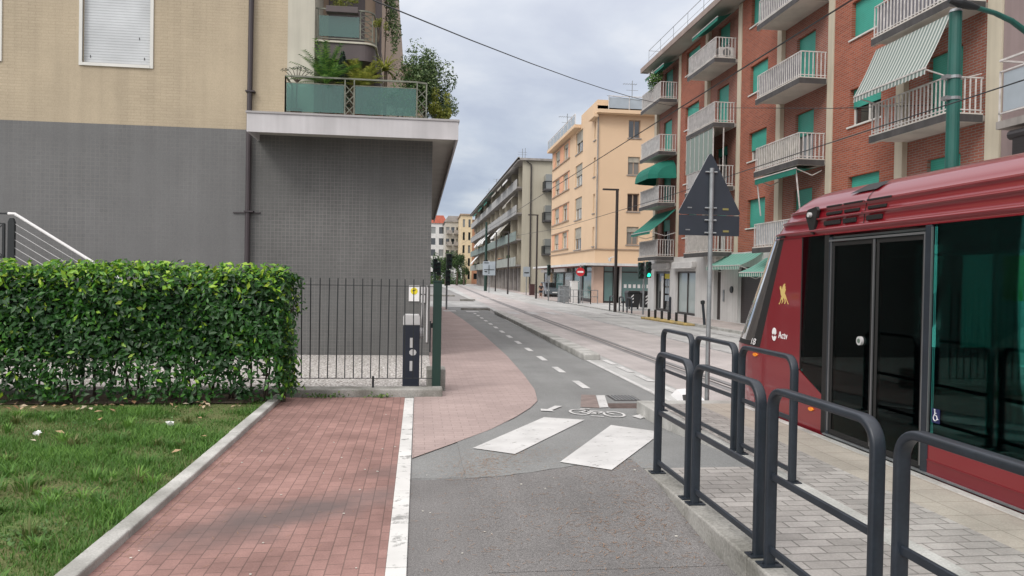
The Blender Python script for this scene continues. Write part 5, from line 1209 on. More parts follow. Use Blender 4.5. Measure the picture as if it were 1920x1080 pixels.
# loose things on balconies
t = thing('flower_pots', 'white flowering plant tumbling over the top balcony rail', 'flowering plant', (12.2, 38.2, 11.0))
pot(t, 12.3, 38.4, 11.05, .2, .3)
p, nn = clump((12.2, 38.4, 12.2), (.4, .75, .45), 1300); leaves('foliage', p, nn, .10, M['leaf_mid'], t)
MB().tube([(12.3, 38.4, 11.2), (12.25, 38.4, 12.1)], .03, 6).build('stem', M['bark'], t)
p, nn = clump((12.15, 38.3, 12.35), (.42, .7, .35), 90); leaves('blossom', p, nn, .10, M['decal_white'], t)
ac = thing('air_conditioner', 'white air conditioner unit standing on the upper balcony', 'air conditioner', (12.55, 30.15, 11.0))
MB().box(12.3, 12.95, 30.0, 30.32, 11.05, 11.5).build('casing', M['white'], ac, bevel=.02); MB().tube([(12.62, 29.995, 11.27), (12.62, 29.98, 11.27)], .17, 18).build('fan_grille', M['galv'], ac)
# ================================================================== MAUVE BUILDING (right edge)
mv = thing('mauve_building', 'mauve rendered apartment building cut by the right edge', 'building', (13, 10, 0))
FM = FX(13.0); holes = [(10.2, 11.4, 6.2, 7.7), (7.0, 8.4, 6.2, 7.7), (10.2, 11.4, 3.2, 4.9)]
MB().wall(FM, -12, 15.41, 0, 13.0, holes, .15).build('wall', M['mauve'], mv)
MB().box(13.3, 24, -12, 15.29, 0, 13).build('core', MATS['dark_interior'], mv)
for (a, b, c, d) in holes:
    w = MB().fbox(FM, a, a+.05, c, d, -.14, -.1).fbox(FM, b-.05, b, c, d, -.14, -.1).build('window', M['frame_white'], mv); MB().fbox(FM, a+.05, b-.05, c, d, -.13, -.12).build('pane', M['win_dark'], w)
bl = MB().box(12.1, 13.0, 6, 14.5, 5.02, 5.18).build('balcony', M['concrete'], mv)
r = MB(); r.bar((12.12, 6, 6.46), (12.12, 14.45, 6.46), .04); r.bar((12.12, 14.45, 6.46), (13, 14.45, 6.46), .04); r.bar((12.12, 6, 6.22), (12.12, 14.45, 6.22), .03); r.bar((12.12, 6, 5.34), (12.12, 14.45, 5.34), .03)
for k in range(8): r.bar((12.12, 14.43-k*1.2, 5.18), (12.12, 14.43-k*1.2, 6.22), .03)
r.build('railing', M['rail_white'], bl)
MB().box(12.13, 12.14, 6.1, 14.35, 5.37, 6.19).build('screen', M['screen_blue'], bl)
MB().tube([(12.2, 6, 4.85), (12.2, 14.2, 4.85)], .10, 10).box(12.15, 12.22, 6, 14.1, 3.95, 4.80).build('blind', slats('brown_slatted_blind', (.035, .032, .034), .07, 'z'), mv)

# ================================================================== APRICOT BUILDING
yb = thing('apricot_building', 'tall apricot rendered corner building with street level shop glass', 'building', (14, 60, 0))
YS = FX(12.55); YF = FY(52.6)
fl = [(11.75, 13.45), (9.1, 10.8), (6.45, 8.15), (4.05, 5.75)]
sh = []
for (z0, z1) in fl:
    sh += [(52.9, 53.5, z0+.05, z1-.25), (57.3, 59.9, z0, z1+.05), (63.0, 65.0, z0+.3, z1), (66.8, 69.0, z0+.3, z1)]
MB().wall(YS, 52.6, 70.8, 2.85, 13.9, sh, .2).wall(YF, 12.55, 26, 2.85, 14.2, [(14.87, 15.75, z0+.2, z1-.2) for z0, z1 in fl]+[(17.0, 18.0, z0+.2, z1-.2) for z0, z1 in fl], .2).build('wall', M['yellow_wall'], yb)
MB().box(12.8, 26, 52.85, 70.8, 2.9, 13.8).build('core', MATS['dark_interior'], yb)
MB().box(12.55, 26, 52.6, 58, 13.901, 14.6).box(12.55, 26, 70.7, 70.8, 0, 13.9).build('parapet', M['yellow_wall'], yb)
for (z0, z1) in fl: MB().wall(YS, 62.4, 70.2, z0+.25, z1+.05, [(63.0, 65.0, z0+.3, z1), (66.8, 69.0, z0+.3, z1)], .0, n=.01).build('orange_panel', M['orange_wall'], yb)
mb = MB()
for (z0, z1) in fl: mb.fbox(YS, 62.2, 70.4, z0+.17, z0+.25, 0, .1).fbox(YS, 62.2, 70.4, z1+.05, z1+.11, 0, .08)
mb.fbox(YS, 52.55, 70.9, 3.85, 3.93, 0, .08).fbox(YF, 12.5, 26, 3.85, 3.93, 0, .08).build('string_course', M['tan'], yb)
def simple_window(F, a, b, c, d, par, depth=.18, shut=0, pm='win_mid', fm='frame_white'):
    w = MB(); w.fbox(F, a, a+.07, c, d, -depth, -depth+.05).fbox(F, b-.07, b, c, d, -depth, -depth+.05).fbox(F, (a+b)/2-.04, (a+b)/2+.04, c, d, -depth, -depth+.05).fbox(F, a+.07, b-.07, c, c+.06, -depth, -depth+.049).fbox(F, a+.07, b-.07, d-.06, d, -depth, -depth+.049)
    w = w.build('window', M[fm], par); MB().fbox(F, a+.05, b-.05, c+.02, d-.02, -depth-.01, -depth+.01).build('pane', M[pm], w)
    MB().fbox(F, a-.08, b+.08, c-.07, c-.002, -.1, .07).build('sill', M['concrete'], w)
    if shut: MB().fbox(F, a+.01, b-.01, d-(d-c)*shut, d, -depth+.06, -depth+.09).build('shutter', M['screen_cream'], w)
    return w
k = 0
for hh in sh: simple_window(YS, *hh, yb, shut=[.0, .5, .25, .6][k % 4], pm=['win_mid', 'win_dark', 'win_mid'][k % 3]); k += 1
for z0, z1 in fl:
    simple_window(YF, 14.87, 15.75, z0+.2, z1-.2, yb, shut=[0, .3][k % 2], pm=['win_dark', 'win_mid'][k % 2], fm='tan'); simple_window(YF, 17.0, 18.0, z0+.2, z1-.2, yb, pm='win_mid', fm='tan'); k += 1
# top terraces
tb = MB().box(12.0, 12.9, 58, 70.6, 13.65, 13.9).box(12.4, 26, 51.9, 52.59, 13.55, 13.80).box(12.2, 12.54, 52.2, 54, 13.3, 13.55).build('roof_balcony', M['yellow_wall'], yb)
r = MB(); r.bar((12.05, 58, 14.7), (12.05, 70.5, 14.7), .05)
for q in range(9): r.bar((12.05, 58+q*1.55, 13.9), (12.05, 58+q*1.55, 14.7), .05)
r.bar((13.2, 51.95, 14.75), (26, 51.95, 14.75), .05)
for q in range(9): r.bar((13.2+q*1.5, 51.95, 13.8), (13.2+q*1.5, 51.95, 14.75), .05)
r.build('railing', M['rail_white'], tb); MB().box(12.06, 12.08, 58, 70.5, 14.0, 14.6).box(13.2, 26, 51.97, 51.99, 13.9, 14.65).build('glass_panel', M['screen_blue'], tb)
MB().tube([(12.6, 52.5, 3.9), (12.6, 52.5, 13.5)], .05, 6).build('downpipe', M['concrete'], yb)
# shop level
MB().fbox(YS, 51.5, 76, 2.68, 2.86, -.5, .9).fbox(YF, 11.7, 26, 2.681, 2.859, -.5, 1.0).build('canopy', M['plaster_white'], yb)
MB().fbox(YS, 51.7, 75.8, 2.64, 2.679, -.5, .8).fbox(YF, 11.8, 26, 2.64, 2.679, -.5, .9).build('canopy_soffit', P('canopy_red', (.28, .10, .08), .7), yb)
sg_ = [(53.4, 57.0, 'shop_glass'), (57.2, 60.5, 'shop_glass'), (60.7, 64.5, 'win_mid'), (64.7, 68.5, 'shop_glass'), (68.7, 75, 'win_mid')]
for (a, b, mname) in sg_:
    w = MB().fbox(YS, a, a+.12, 0, 2.64, -.2, -.1).fbox(YS, b-.12, b, 0, 2.64, -.2, -.1).fbox(YS, a+.12, b-.12, 2.2, 2.3, -.2, -.1).fbox(YS, a+.12, b-.12, 0, .25, -.2, -.1).build('shop_window', M['dark_bronze'], yb)
    MB().fbox(YS, a+.12, b-.12, .25, 2.64, -.18, -.15).build('pane', M[mname], w)
for (a, b) in ((13.25, 14.0), (14.55, 17.2), (17.4, 20.5)):
    w = MB().fbox(YF, a, a+.06, 0, 2.64, -.2, -.1).fbox(YF, b-.06, b, 0, 2.64, -.2, -.1).fbox(YF, a+.06, b-.06, 2.22, 2.3, -.2, -.1).fbox(YF, a+.06, b-.06, 0, .15, -.2, -.1).build('shop_window', M['dark_bronze'], yb)
    MB().fbox(YF, a+.06, b-.06, .15, 2.64, -.18, -.15).build('pane', M['shop_glass'], w)
for q in range(6): MB().fbox(YF, 14.78+q*.34, 14.98+q*.34, 1.12, 1.38, -.145, -.14).build('window_poster', M['decal_white'], yb)
MB().box(12.5, 13.2, 52.55, 53.3, -.02, 2.64).build('corner_pillar', M['pink_stone'], yb)
for (a, b) in ((14.02, 14.2), (14.4, 14.55), (17.22, 17.38)): MB().fbox(YF, a, b, 0, 2.64, -.2, .05).build('pillar', M['plaster_white'], yb)
MB().box(12.85, 26, 53.4, 75, 0, 2.64).build('shop_core', MATS['dark_interior'], yb)
MB().box(12.3, 12.5, 69.5, 74.8, 2.3, 2.55).box(12.3, 12.5, 62.5, 67.5, 2.3, 2.6).build('shop_sign', M['white'], yb)

# ================================================================== GREIGE BUILDING WITH LONG BALCONIES
gb = thing('greige_building', 'long grey building with continuous balconies beyond the apricot one', 'building', (13, 110, 0))
GF_ = FX(13.0)
fz = [3.35, 6.45, 9.6, 12.7]; hl = []
for z in fz:
    y = 88.6
    while y < 164: hl.append((y, y+1.6, z+.05, z+2.1)); y += 3.6
MB().wall(FY(87), 11.9, 28, 0, 15.5).build('wall', M['greige'], gb)
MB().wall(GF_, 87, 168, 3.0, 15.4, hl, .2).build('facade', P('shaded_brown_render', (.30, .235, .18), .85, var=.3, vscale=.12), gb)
MB().box(13.25, 28, 87.1, 168, 0, 15.3).build('core', MATS['dark_interior'], gb)
for q, h in enumerate(hl):
    w = MB().fbox(GF_, h[0], h[0]+.1, h[2], h[3], -.18, -.1).fbox(GF_, h[1]-.1, h[1], h[2], h[3], -.18, -.1).build('window', M['tan'], gb); MB().fbox(GF_, h[0]+.1, h[1]-.1, h[2]+(.0 if q % 3 else .9), h[3], -.16, -.12).build('pane', M[['win_mid', 'win_dark', 'win_dark'][q % 3]], w)
for j, z in enumerate(fz):
    b_ = MB().box(11.55, 13.0, 89.2, 168, z-.18, z).build('balcony', M['concrete'], gb)
    MB().box(11.5, 11.58, 89.2, 168, z-.22, z+.9).build('parapet', P('balcony_panel_%s' % 'abcd'[j], [(.30, .32, .29), (.19, .24, .22), (.34, .34, .33), (.36, .36, .35)][j], .7, var=.2, vscale=.6, streak=.2), b_)
for q in range(11): MB().box(12.1, 13, 92+q*7.2, 92.12+q*7.2, 3.4, 15.5).build('divider', M['greige'], gb)
for (y0, y1, j, mname) in ((92, 97.5, 3, 'white'), (99, 104, 3, 'screen_cream'), (106, 112, 3, 'screen_cream'), (120, 126, 3, 'awning_green'), (130, 138, 3, 'awning_green'), (142, 150, 3, 'awning_green'), (93, 97, 2, 'screen_cream'), (100, 107, 1, 'screen_cream'), (108, 113, 1, 'white'), (126, 131, 1, 'white'), (133, 139, 1, 'white'), (141, 147, 1, 'white'), (150, 156, 0, 'white')):
    z = fz[j]+2.75; MB().quad((12.0, y0, z), (12.0, y1, z), (10.7, y1, z-1.5), (10.7, y0, z-1.5)).quad((10.7, y0, z-1.5), (10.7, y1, z-1.5), (10.7, y1, z-1.75), (10.7, y0, z-1.75)).build('awning', M[mname], gb)
MB().box(11.3, 28, 86.6, 168.5, 15.5, 15.75).box(11.3, 11.5, 86.6, 168.5, 15.40, 15.85).build('roof', M['concrete'], gb)
for q in range(60):
    j = random.randrange(4); y = random.uniform(95, 165); z = fz[j]; h_ = random.uniform(.9, 1.4)
    MB().box(11.75, 12.3, y, y+random.uniform(.3, 1.4), z, z+h_).build('balcony_clutter', M[random.choice(['dark_bronze', 'leaf_plain', 'white', 'orange_wall', 'concrete_dark', 'dark_bronze'])], gb)
mb = MB(); mb.tube([(12.3, 86.6, 15.4), (12.9, 86.8, 15.0), (12.95, 86.85, .5)], .09, 6); mb.build('downpipe', M['dark_bronze'], gb)
for z in (4.4, 8.3, 11.9): 
    b_ = MB().box(14.3, 16.6, 85.4, 87, z, z+.2).build('balcony', M['concrete_dark'], gb); MB().box(14.3, 16.6, 85.38, 85.44, z+1.0, z+1.1).box(14.3, 14.36, 85.4, 87, z+.2, z+1.1).build('railing', M['iron'], b_)
    MB().box(14.45, 16.6, 85.6, 86.9, z+.2, z+1.9).build('glazed_box', M['win_mid'], b_)
for q in range(16): MB().box(12.6, 12.975, 90+q*4.6, 90.5+q*4.6, 0, 3.0).build('pillar', M['concrete'], gb)
MB().box(12.98, 13.2, 87.2, 168, 0, 3.0).build('shopfront', slats('shop_roller', (.11, .09, .085), .12, 'z'), gb)
for q in range(7):
    x = random.uniform(12, 17); y = 95+q*9; o = MB().tube([(x, y, 15.7), (x, y, 15.7+random.uniform(2, 4.5))], .04, 4)
    for z in (1.8, 2.1): o.bar((x-.6, y, 15.7+z), (x+.6, y, 15.7+z), .03)
    o.build('aerial', M['galv'], gb)

# ================================================================== FAR BUILDINGS
def far_building(name, label, x0, x1, y, depth, h, mat, cols, rows_, roofmat, wh=1.5, ww=.9, pitched=0, balc=False, z00=1.2):
    t = thing(name, label, 'building', ((x0+x1)/2, y, 0)); F = FY(y); hs = []
    for i in range(cols):
        for j in range(rows_):
            cx = x0+(x1-x0)*(i+.5)/cols; z = z00+j*(h-1.0)/rows_; hs.append((cx-ww/2, cx+ww/2, z, z+wh))
    MB().wall(F, x0, x1, 0, h, hs, .3).quad((x0, y, 0), (x0, y+depth, 0), (x0, y+depth, h), (x0, y, h)).quad((x1, y, 0), (x1, y+depth, 0), (x1, y+depth, h), (x1, y, h)).build('wall', mat, t)
    for q, hh in enumerate(hs): MB().fbox(F, hh[0], hh[1], hh[2], hh[3], -.29, -.25).build('window', M[['win_dark', 'win_mid', 'win_dark'][q % 3]], t)
    m = MB()
    if pitched: m.prism([(x0-.4, h), (x1+.4, h), (x1-.8, h+pitched), (x0+.8, h+pitched)], F, .4, -depth)
    else: m.box(x0-.3, x1+.3, y-.4, y+depth, h, h+.3)
    m.build('roof', roofmat, t)
    if balc:
        m = MB()
        for j in range(rows_): z = z00+j*(h-1.0)/rows_-.3; m.box(x0+.3, x0+(x1-x0)*.45, y-1.3, y, z-.15, z).box(x0+.3, x0+(x1-x0)*.45, y-1.35, y-1.3, z, z+.9).box(x0+(x1-x0)*.55, x1-.1, y-1.6, y, z-.15, z).box(x0+(x1-x0)*.55, x1-.1, y-1.65, y-1.6, z, z+.9)
        m.build('balcony', M['concrete'], t)
    return t
M['roof_red'] = P('red_tiles', (.50, .14, .09), .85, var=.2); M['pale_yellow'] = P('pale_yellow_render', (.62, .50, .32), .85, var=.08); M['pale_grey'] = P('pale_grey_render', (.46, .44, .39), .85, var=.1)
far_building('yellow_house', 'narrow pale yellow house at the far end of the street', 10.4, 13.2, 188, 30, 17.3, M['pale_yellow'], 2, 5, M['tan'], ww=.55, wh=2.0)
far_building('orange_house', 'orange house behind the end of the long grey balconies', 13.25, 18, 192, 30, 16.2, M['orange_wall'], 2, 5, M['tan'])
far_building('grey_house', 'pale grey far house with small balconies above the trees', 6.9, 11.0, 202, 30, 16.5, M['pale_grey'], 3, 5, M['concrete'], balc=True, pitched=1.6)
far_building('red_roofed_house', 'white far house under a red tiled roof at the street end', 2.6, 7.6, 215, 20, 17.0, M['plaster_white'], 2, 5, M['roof_red'], ww=1.5, wh=1.9, pitched=2.2)
far_building('white_house', 'low white far building between the street trees', 5.5, 10.2, 178, 8, 4.6, M['plaster_white'], 3, 1, M['concrete'], ww=.9, wh=1.8)
# trees at the end of the street
M['tree_leaf'] = leafmat('street_tree_leaf', [(0, (.015, .035, .012)), (.5, (.035, .08, .02)), (1, (.09, .17, .04))], .6, .25)
def tree(label, x, y, h, rad, n, size):
    t = thing('street_tree', label, 'tree', (x, y, 0), 'trees at the end of the street')
    mb = MB(); mb.tube([(x, y, 0), (x+.1, y, h*.35), (x, y+.1, h*.7)], [.22, .17, .07], 7)
    for k in range(6):
        a = k*1.05; mb.tube([(x, y, h*.35+k*.15), (x+rad[0]*.6*math.cos(a), y+rad[1]*.6*math.sin(a), h*.65+k*.1)], [.09, .03], 5)
    mb.build('trunk', M['bark'], t)
    p, nn = clump((x, y, h-rad[2]), rad, n); leaves('crown', p, nn, size, M['tree_leaf'], t, tilt=.8); return t
tree('broad green tree before the pale grey far house', 7.6, 150, 7.6, (1.9, 2.0, 2.3), 2600, .34)
tree('dark tree just left of the green tree, low over the street', 5.0, 140, 6.4, (1.4, 1.6, 2.2), 1800, .30)
tree('dark tree behind the gate post at the street end', 3.3, 120, 5.6, (1.3, 1.4, 2.2), 1600, .28)
tree('small dark tree beside the yellow far house', 9.6, 160, 5.2, (1.1, 1.2, 1.8), 900, .26)
o = leaves('roadside_bushes', [(random.uniform(1.5, 10.5), 168+random.uniform(-2, 2), abs(random.gauss(0, .8))) for _ in range(2600)], [(0, -1, .4)]*2600, .35, M['tree_leaf']); tag(o, 'low dark bushes closing the far end of the street', 'bushes', kind='stuff')

# ================================================================== STREET FURNITURE
def street_lamp(label, x, y, h, arm):
    t = thing('street_lamp', label, 'street lamp', (x, y, 0), 'dark angular lamp posts')
    MB().tube([(x, y, 0), (x, y, h-.02)], [.085, .075], 10).build('post', M['dark_bronze'], t)
    MB().box(x-arm, x+.08, y-.07, y+.07, h-.07, h+.02).build('lamp_arm', M['dark_bronze'], t, bevel=.01); return t
l1 = street_lamp('dark angular lamp post rising behind the bicycle hoops', 10.28, 38.3, 6.45, .78)
MB().tube([(10.18, 38.3, 2.9), (9.95, 38.3, 2.85)], .03, 6).tube([(9.95, 38.3, 2.85), (9.95, 38.3, 2.66)], [.09, .07], 10).build('camera', M['white'], l1)
street_lamp('dark angular lamp post at the edge of the grey building wall', 9.75, 61.6, 7.0, .8)
street_lamp('dark angular lamp post, farthest one before the long balconies', 9.45, 92, 7.3, .9)
p = thing('catenary_pole', 'thick dark pole left of the white direction board', 'pole', (8.3, 93, 0)); MB().tube([(8.3, 93, 0), (8.3, 93, 8.6)], [.2, .13], 8).build('pole', M['green_metal'], p); MB().tube([(8.3, 93, 3.4), (8.3, 93, 3.9)], .26, 8).build('collar', M['iron'], p)
p = thing('catenary_pole', 'thin dark pole right of the white direction board', 'pole', (9.2, 77, 0)); MB().tube([(9.2, 77, 0), (9.2, 77, 6.5)], [.09, .07], 8).build('pole', M['dark_bronze'], p); MB().box(8.6, 9.2, 76.95, 77.05, 6.4, 6.5).build('bracket', M['dark_bronze'], p)
def traffic_light(label, x, y, zt, heads, lit=False, pole='galv', green=True):
    t = thing('traffic_light', label, 'traffic light', (x, y, 0))
    MB().tube([(x, y, 0), (x, y, zt)], .05, 8).build('pole', M[pole], t)
    for i, (dx, dz, on) in enumerate(heads):
        z = zt+dz; hm = MB(); hm.box(x+dx-.13, x+dx+.13, y-.1, y+.08, z-.80, z).build('housing', M['green_metal'], t, bevel=.02)
        h_ = t.children[-1]
        for q in range(3):
            zz = z-.14-q*.26; mm = (emit('green_signal', (.02, .95, .50), 2.2) if 'green_signal' not in MATS else MATS['green_signal']) if (on and q == 2) else M['iron']
            MB().tube([(x+dx, y-.101, zz), (x+dx, y-.125, zz)], .095, 14).build('lens', mm, h_)
            MB().grid([[(x+dx+.105*math.cos(a), yy, zz+.105*math.sin(a)) for a in np.linspace(-.3, math.pi+.3, 9)] for yy in (y-.10, y-.25)]).build('visor', M['green_metal'], h_)
    return t
traffic_light('twin traffic light showing green beside the striped bins', 11.0, 35.7, 2.62, [(-.16, -.05, False), (.22, 0, True)])
traffic_light('dark traffic light next to the red no entry sign', 11.4, 52, 2.7, [(.32, -.0, False)])
traffic_light('dark traffic light left of the apricot shop front', 9.85, 56.2, 2.55, [(0, .2, False)])
traffic_light('traffic light on a thin pole at the end of the red footpath', 1.46, 39, 2.9, [(.12, .0, False), (.05, -.85, False)])
traffic_light('green backed traffic light showing above the gate post', .95, 44, 2.65, [(0, .1, False), (.2, -.1, False)], pole='green_metal')
ne = thing('no_entry_sign', 'red round no entry sign on a pole before the apricot shops', 'road sign', (11.0, 51, 0))
MB().tube([(11.15, 51, 0), (11.15, 51, 2.6)], .035, 8).build('pole', M['galv'], ne)
MB().prism([(11.15+.30*math.cos(t), 2.2+.30*math.sin(t)) for t in np.linspace(0, 6.283, 25)[:-1]], FY(50.94), 0, .02).build('disc', P('sign_red', (.55, .02, .03), .5, var=.03), ne)
MB().prism([(10.94, 2.14), (11.36, 2.14), (11.36, 2.26), (10.94, 2.26)], FY(50.915), 0, .006).build('bar', M['decal_white'], ne)
db_ = thing('direction_board', 'white direction board with dark arrows on a grey pole', 'road sign', (7.9, 84.5, 0))
MB().tube([(7.95, 84.55, 0), (7.95, 84.55, 3.4)], .05, 8).build('pole', M['galv'], db_)
MB().box(7.2, 8.62, 84.4, 84.45, 1.95, 3.52).build('board', M['screen_blue'], db_)
MB().prism([(7.86, 2.1), (7.94, 2.1), (7.94, 3.1), (7.86, 3.1)], FY(84.395), 0, .01).prism([(7.35, 2.55), (8.5, 2.55), (8.5, 2.62), (7.35, 2.62)], FY(84.38), 0, .01).prism([(7.4, 2.3), (7.7, 2.3), (7.7, 2.42), (7.4, 2.42)], FY(84.395), 0, .01).prism([(7.35, 3.3), (7.85, 3.3), (7.85, 3.4), (7.35, 3.4)], FY(84.395), 0, .01).build('arrow', M['iron'], db_)
nb = thing('notice_board', 'small pale notice sign on a pole near the brown cabinet', 'road sign', (10.8, 75, 0))
MB().tube([(10.85, 75, 0), (10.85, 75, 2.9)], .05, 8).build('pole', M['galv'], nb); MB().box(10.5, 11.2, 74.9, 74.95, 1.85, 2.85).build('board', M['screen_blue'], nb); MB().box(10.6, 11.1, 74.88, 74.895, 2.2, 2.3).build('stripe', M['iron'], nb)
o = MB().box(11.0, 11.5, 73.5, 74.1, 0, 1.05).box(10.97, 11.53, 73.47, 74.13, 1.05, 1.12).build('street_cabinet', P('brown_cabinet', (.07, .03, .03), .6), loc=(11.2, 74, 0), bevel=.02); tag(o, 'brown street cabinet near the person in black', 'cabinet')
# bicycle hoops
for (a, b, lb) in ((36.1, 36.95, 'nearest dark bicycle hoop by the twin traffic light'), (37.35, 38.1, 'middle dark bicycle hoop in front of the lamp post'), (38.75, 39.7, 'farthest dark bicycle hoop behind the lamp post')):
    x = 10.55-(a-36)*.07; t = thing('bicycle_hoop', lb, 'bicycle stand', (x, a, 0), 'bicycle hoops on the far pavement')
    pts_ = [(x, a, 0), (x, a, .68)]+[(x, a+.12-.12*math.cos(q), .68+.12*math.sin(q)) for q in np.linspace(.3, math.pi/2, 4)]+[(x, b-.12+.12*math.sin(q), .68+.12*math.cos(q)) for q in np.linspace(0, math.pi/2, 4)]+[(x, b, 0)]
    MB().tube(pts_, .038, 8).build('hoop', M['steel_dark'], t); MB().bar((x, a, .35), (x, b, .35), .03).build('rail', M['steel_dark'], t)
# kerb railings by the apricot shops
t = thing('kerb_railing', 'grey tubular railing round the utility boxes by the apricot shops', 'railing', (10.2, 51, 0))
mb = MB()
for (a, b) in (((9.95, 52.8), (9.95, 50.5)), ((10.0, 50.5), (10.9, 50.2)), ((10.9, 50.2), (11.6, 49.6)), ((11.6, 49.6), (12.3, 50.5))):
    for z in (.95, .5): mb.bar((*a, z), (*b, z), .04)
    for p in (a, b): mb.bar((*p, 0), (*p, .97), .05)
for q in range(5): mb.bar((9.95+q*.33, 50.6, 0), (9.95+q*.33, 50.6, .95), .035)
mb.build('rail', M['galv'], t)
for (x, w_, h_, lb) in ((10.45, .7, 1.15, 'grey utility cabinet behind the kerb railing'), (11.2, .5, 1.5, 'taller white utility cabinet behind the kerb railing')):
    o = MB().box(x-w_/2, x+w_/2, 53.0, 53.5, 0, h_).box(x-w_/2-.03, x+w_/2+.03, 52.97, 53.53, h_, h_+.05).build('utility_cabinet', M['galv'] if x < 11 else M['white'], loc=(x, 53.2, 0), bevel=.02); tag(o, lb, 'cabinet')
# bins with white stripes
M['bin_black'] = P('black_bin_plastic', (.02, .02, .022), .5, var=.15)
for i, (x, lb) in enumerate(((12.3, 'left one of two black wheeled bins with white stripes'), (13.15, 'right one of two black wheeled bins with white stripes'))):
    t = thing('wheeled_bin', lb, 'bin', (x, 42, 0), 'black wheeled bins behind the traffic light')
    MB().prism([(x-.30, .12), (x+.30, .12), (x+.38, .95), (x-.38, .95)], FY(41.7), 0, -.7).build('body', M['bin_black'], t, bevel=.02)
    MB().prism([(x-.41, .95), (x+.41, .95), (x+.30, 1.08), (x-.30, 1.08)], FY(41.66), 0, -.78).build('lid', M['bin_black'], t, bevel=.02)
    mb = MB()
    for q in range(3): mb.prism([(x-.16, .3+q*.19), (x-.02, .42+q*.19), (x-.02, .50+q*.19), (x-.16, .38+q*.19)], FY(41.695), 0, .006)
    mb.build('stripe', M['decal_white'], t)
    for dx in (-.25, .25): MB().tube([(x+dx-.03, 41.8, .07), (x+dx+.03, 41.8, .07)], .07, 10).build('wheel', M['black'], t)
# yellow kerb with six stubby bollards
o = MB().prism([(9.72, 31.9), (10.0, 27.3), (10.35, 27.0), (10.45, 32.0)], UP, 0, .09).build('yellow_island', M['yellow_kerb'], loc=(10, 29.5, 0), bevel=.03); tag(o, 'low yellow painted kerb carrying the row of stubby black bollards', 'kerb island')
bw = ['farthest of the six stubby black bollards, at the left end', 'second stubby black bollard from the left end', 'third stubby black bollard from the left, slightly lower', 'fourth stubby black bollard from the left end', 'fifth stubby black bollard from the left end', 'nearest of the six stubby black bollards, at the right end']
for (x, y), lb in zip(((10.05, 31.75), (10.08, 30.95), (10.12, 30.2), (10.16, 29.45), (10.20, 28.65), (10.24, 27.75)), bw):
    t = thing('stub_bollard', lb, 'bollard', (x, y, .09), 'stubby bollards on the yellow kerb')
    MB().tube([(x, y, .085), (x, y, .42)], .055, 12).build('post', M['black'], t); MB().tube([(x, y, .42), (x, y, .45)], [.06, .04], 12).build('cap', M['iron'], t)
o = MB().tube([(10.95, 31.6, 0), (10.95, 31.6, .95), (10.95, 31.6, 1.0)], [.055, .055, .03], 10).build('bollard', M['steel_dark'], loc=(10.95, 31.6, 0)); tag(o, 'tall slim dark bollard between the two shop windows', 'bollard')
t = thing('leaning_post', 'leaning dark post with a round head left of the grey sign pole', 'bollard', (10.43, 26.3, 0))
MB().tube([(10.45, 26.3, 0), (10.36, 26.3, .85)], .05, 10).build('post', M['steel_dark'], t); MB().tube([(10.36, 26.3, .84), (10.355, 26.3, .88), (10.35, 26.3, .98), (10.345, 26.3, 1.0)], [.04, .08, .08, .03], 12).build('cap', M['iron'], t)
# tall green pole and curved lamp
t = thing('green_pole', 'tall sea green steel pole with two steel bands behind the tram', 'pole', (7.02, 9.15, 0))
MB().tube([(7.0, 9.15, 0), (7.01, 9.15, 5.32)], [.09, .078], 16).build('pole', M['post_green'], t)
MB().tube([(7.01, 9.15, 5.32), (7.01, 9.15, 5.36)], [.086, .07], 16).build('cap', M['galv'], t)
for z in (4.18, 4.46): MB().tube([(7.005, 9.15, z-.02), (7.005, 9.15, z+.02)], .092, 16).box(6.86, 6.93, 9.1, 9.2, z-.025, z+.025).build('steel_band', M['galv'], t)
t = thing('curved_lamp', 'curved green lamp arm reaching in from the right edge', 'street lamp', (8.6, 9.0, 0))
MB().tube([(8.6, 9.0, 0), (8.6, 9.0, 3.9), (8.5, 9, 4.4), (8.28, 9, 4.78), (8.0, 9, 5.02), (7.7, 9, 5.2), (7.45, 9, 5.29), (7.2, 9, 5.34)], [.07, .06, .05, .045, .04, .036, .032, .03], 12).build('post', M['post_green'], t)
MB().tube([(7.22, 9, 5.34), (7.1, 9, 5.36), (6.95, 9, 5.39), (6.8, 9, 5.41)], [.03, .05, .06, .03], 12).build('lamp_head', M['iron'], t)
# overhead wires
def wire(label, pts, r=.014, sag=0):
    out = []
    for a, b in zip(pts, pts[1:]):
        for i in range(9): t = i/8; p = Vector(a).lerp(Vector(b), t); p.z -= sag*4*t*(1-t); out.append(tuple(p))
    cl = [out[0]]+[p for q, p in zip(out, out[1:]) if (Vector(p)-Vector(q)).length > 1e-4]
    o = MB().tube(cl, r, 5).build('overhead_wire', M['iron'], loc=cl[0]); tag(o, label, 'overhead wire')
wire('tram contact wire running along the street under the clouds', [(5.6, -6, 5.35), (5.6, 20, 5.5), (5.7, 60, 5.75), (6.2, 110, 6.6)], .012)
wire('wire crossing the sky from the upper left to the brick building', [(-.78, 12, 6.03), (13.0, 37.5, 10.75)], .012, .25)
wire('wire spanning level across the brick facade to the right edge', [(12.98, 36.3, 10.4), (12.0, 20.7, 6.85), (14.06, 16.0, 6.05)], .012)
wire('thin lower wire rising from the street to the right edge', [(6.5, 70, 5.2), (6.5, 34.3, 4.05), (6.5, 19.2, 3.93), (6.5, 11.4, 3.95), (6.5, 5, 3.95)], .009)
wire('short wire tying the brick building to the left roof aerials', [(13.0, 37, 10.6), (13.2, 52.5, 14.9)], .012)
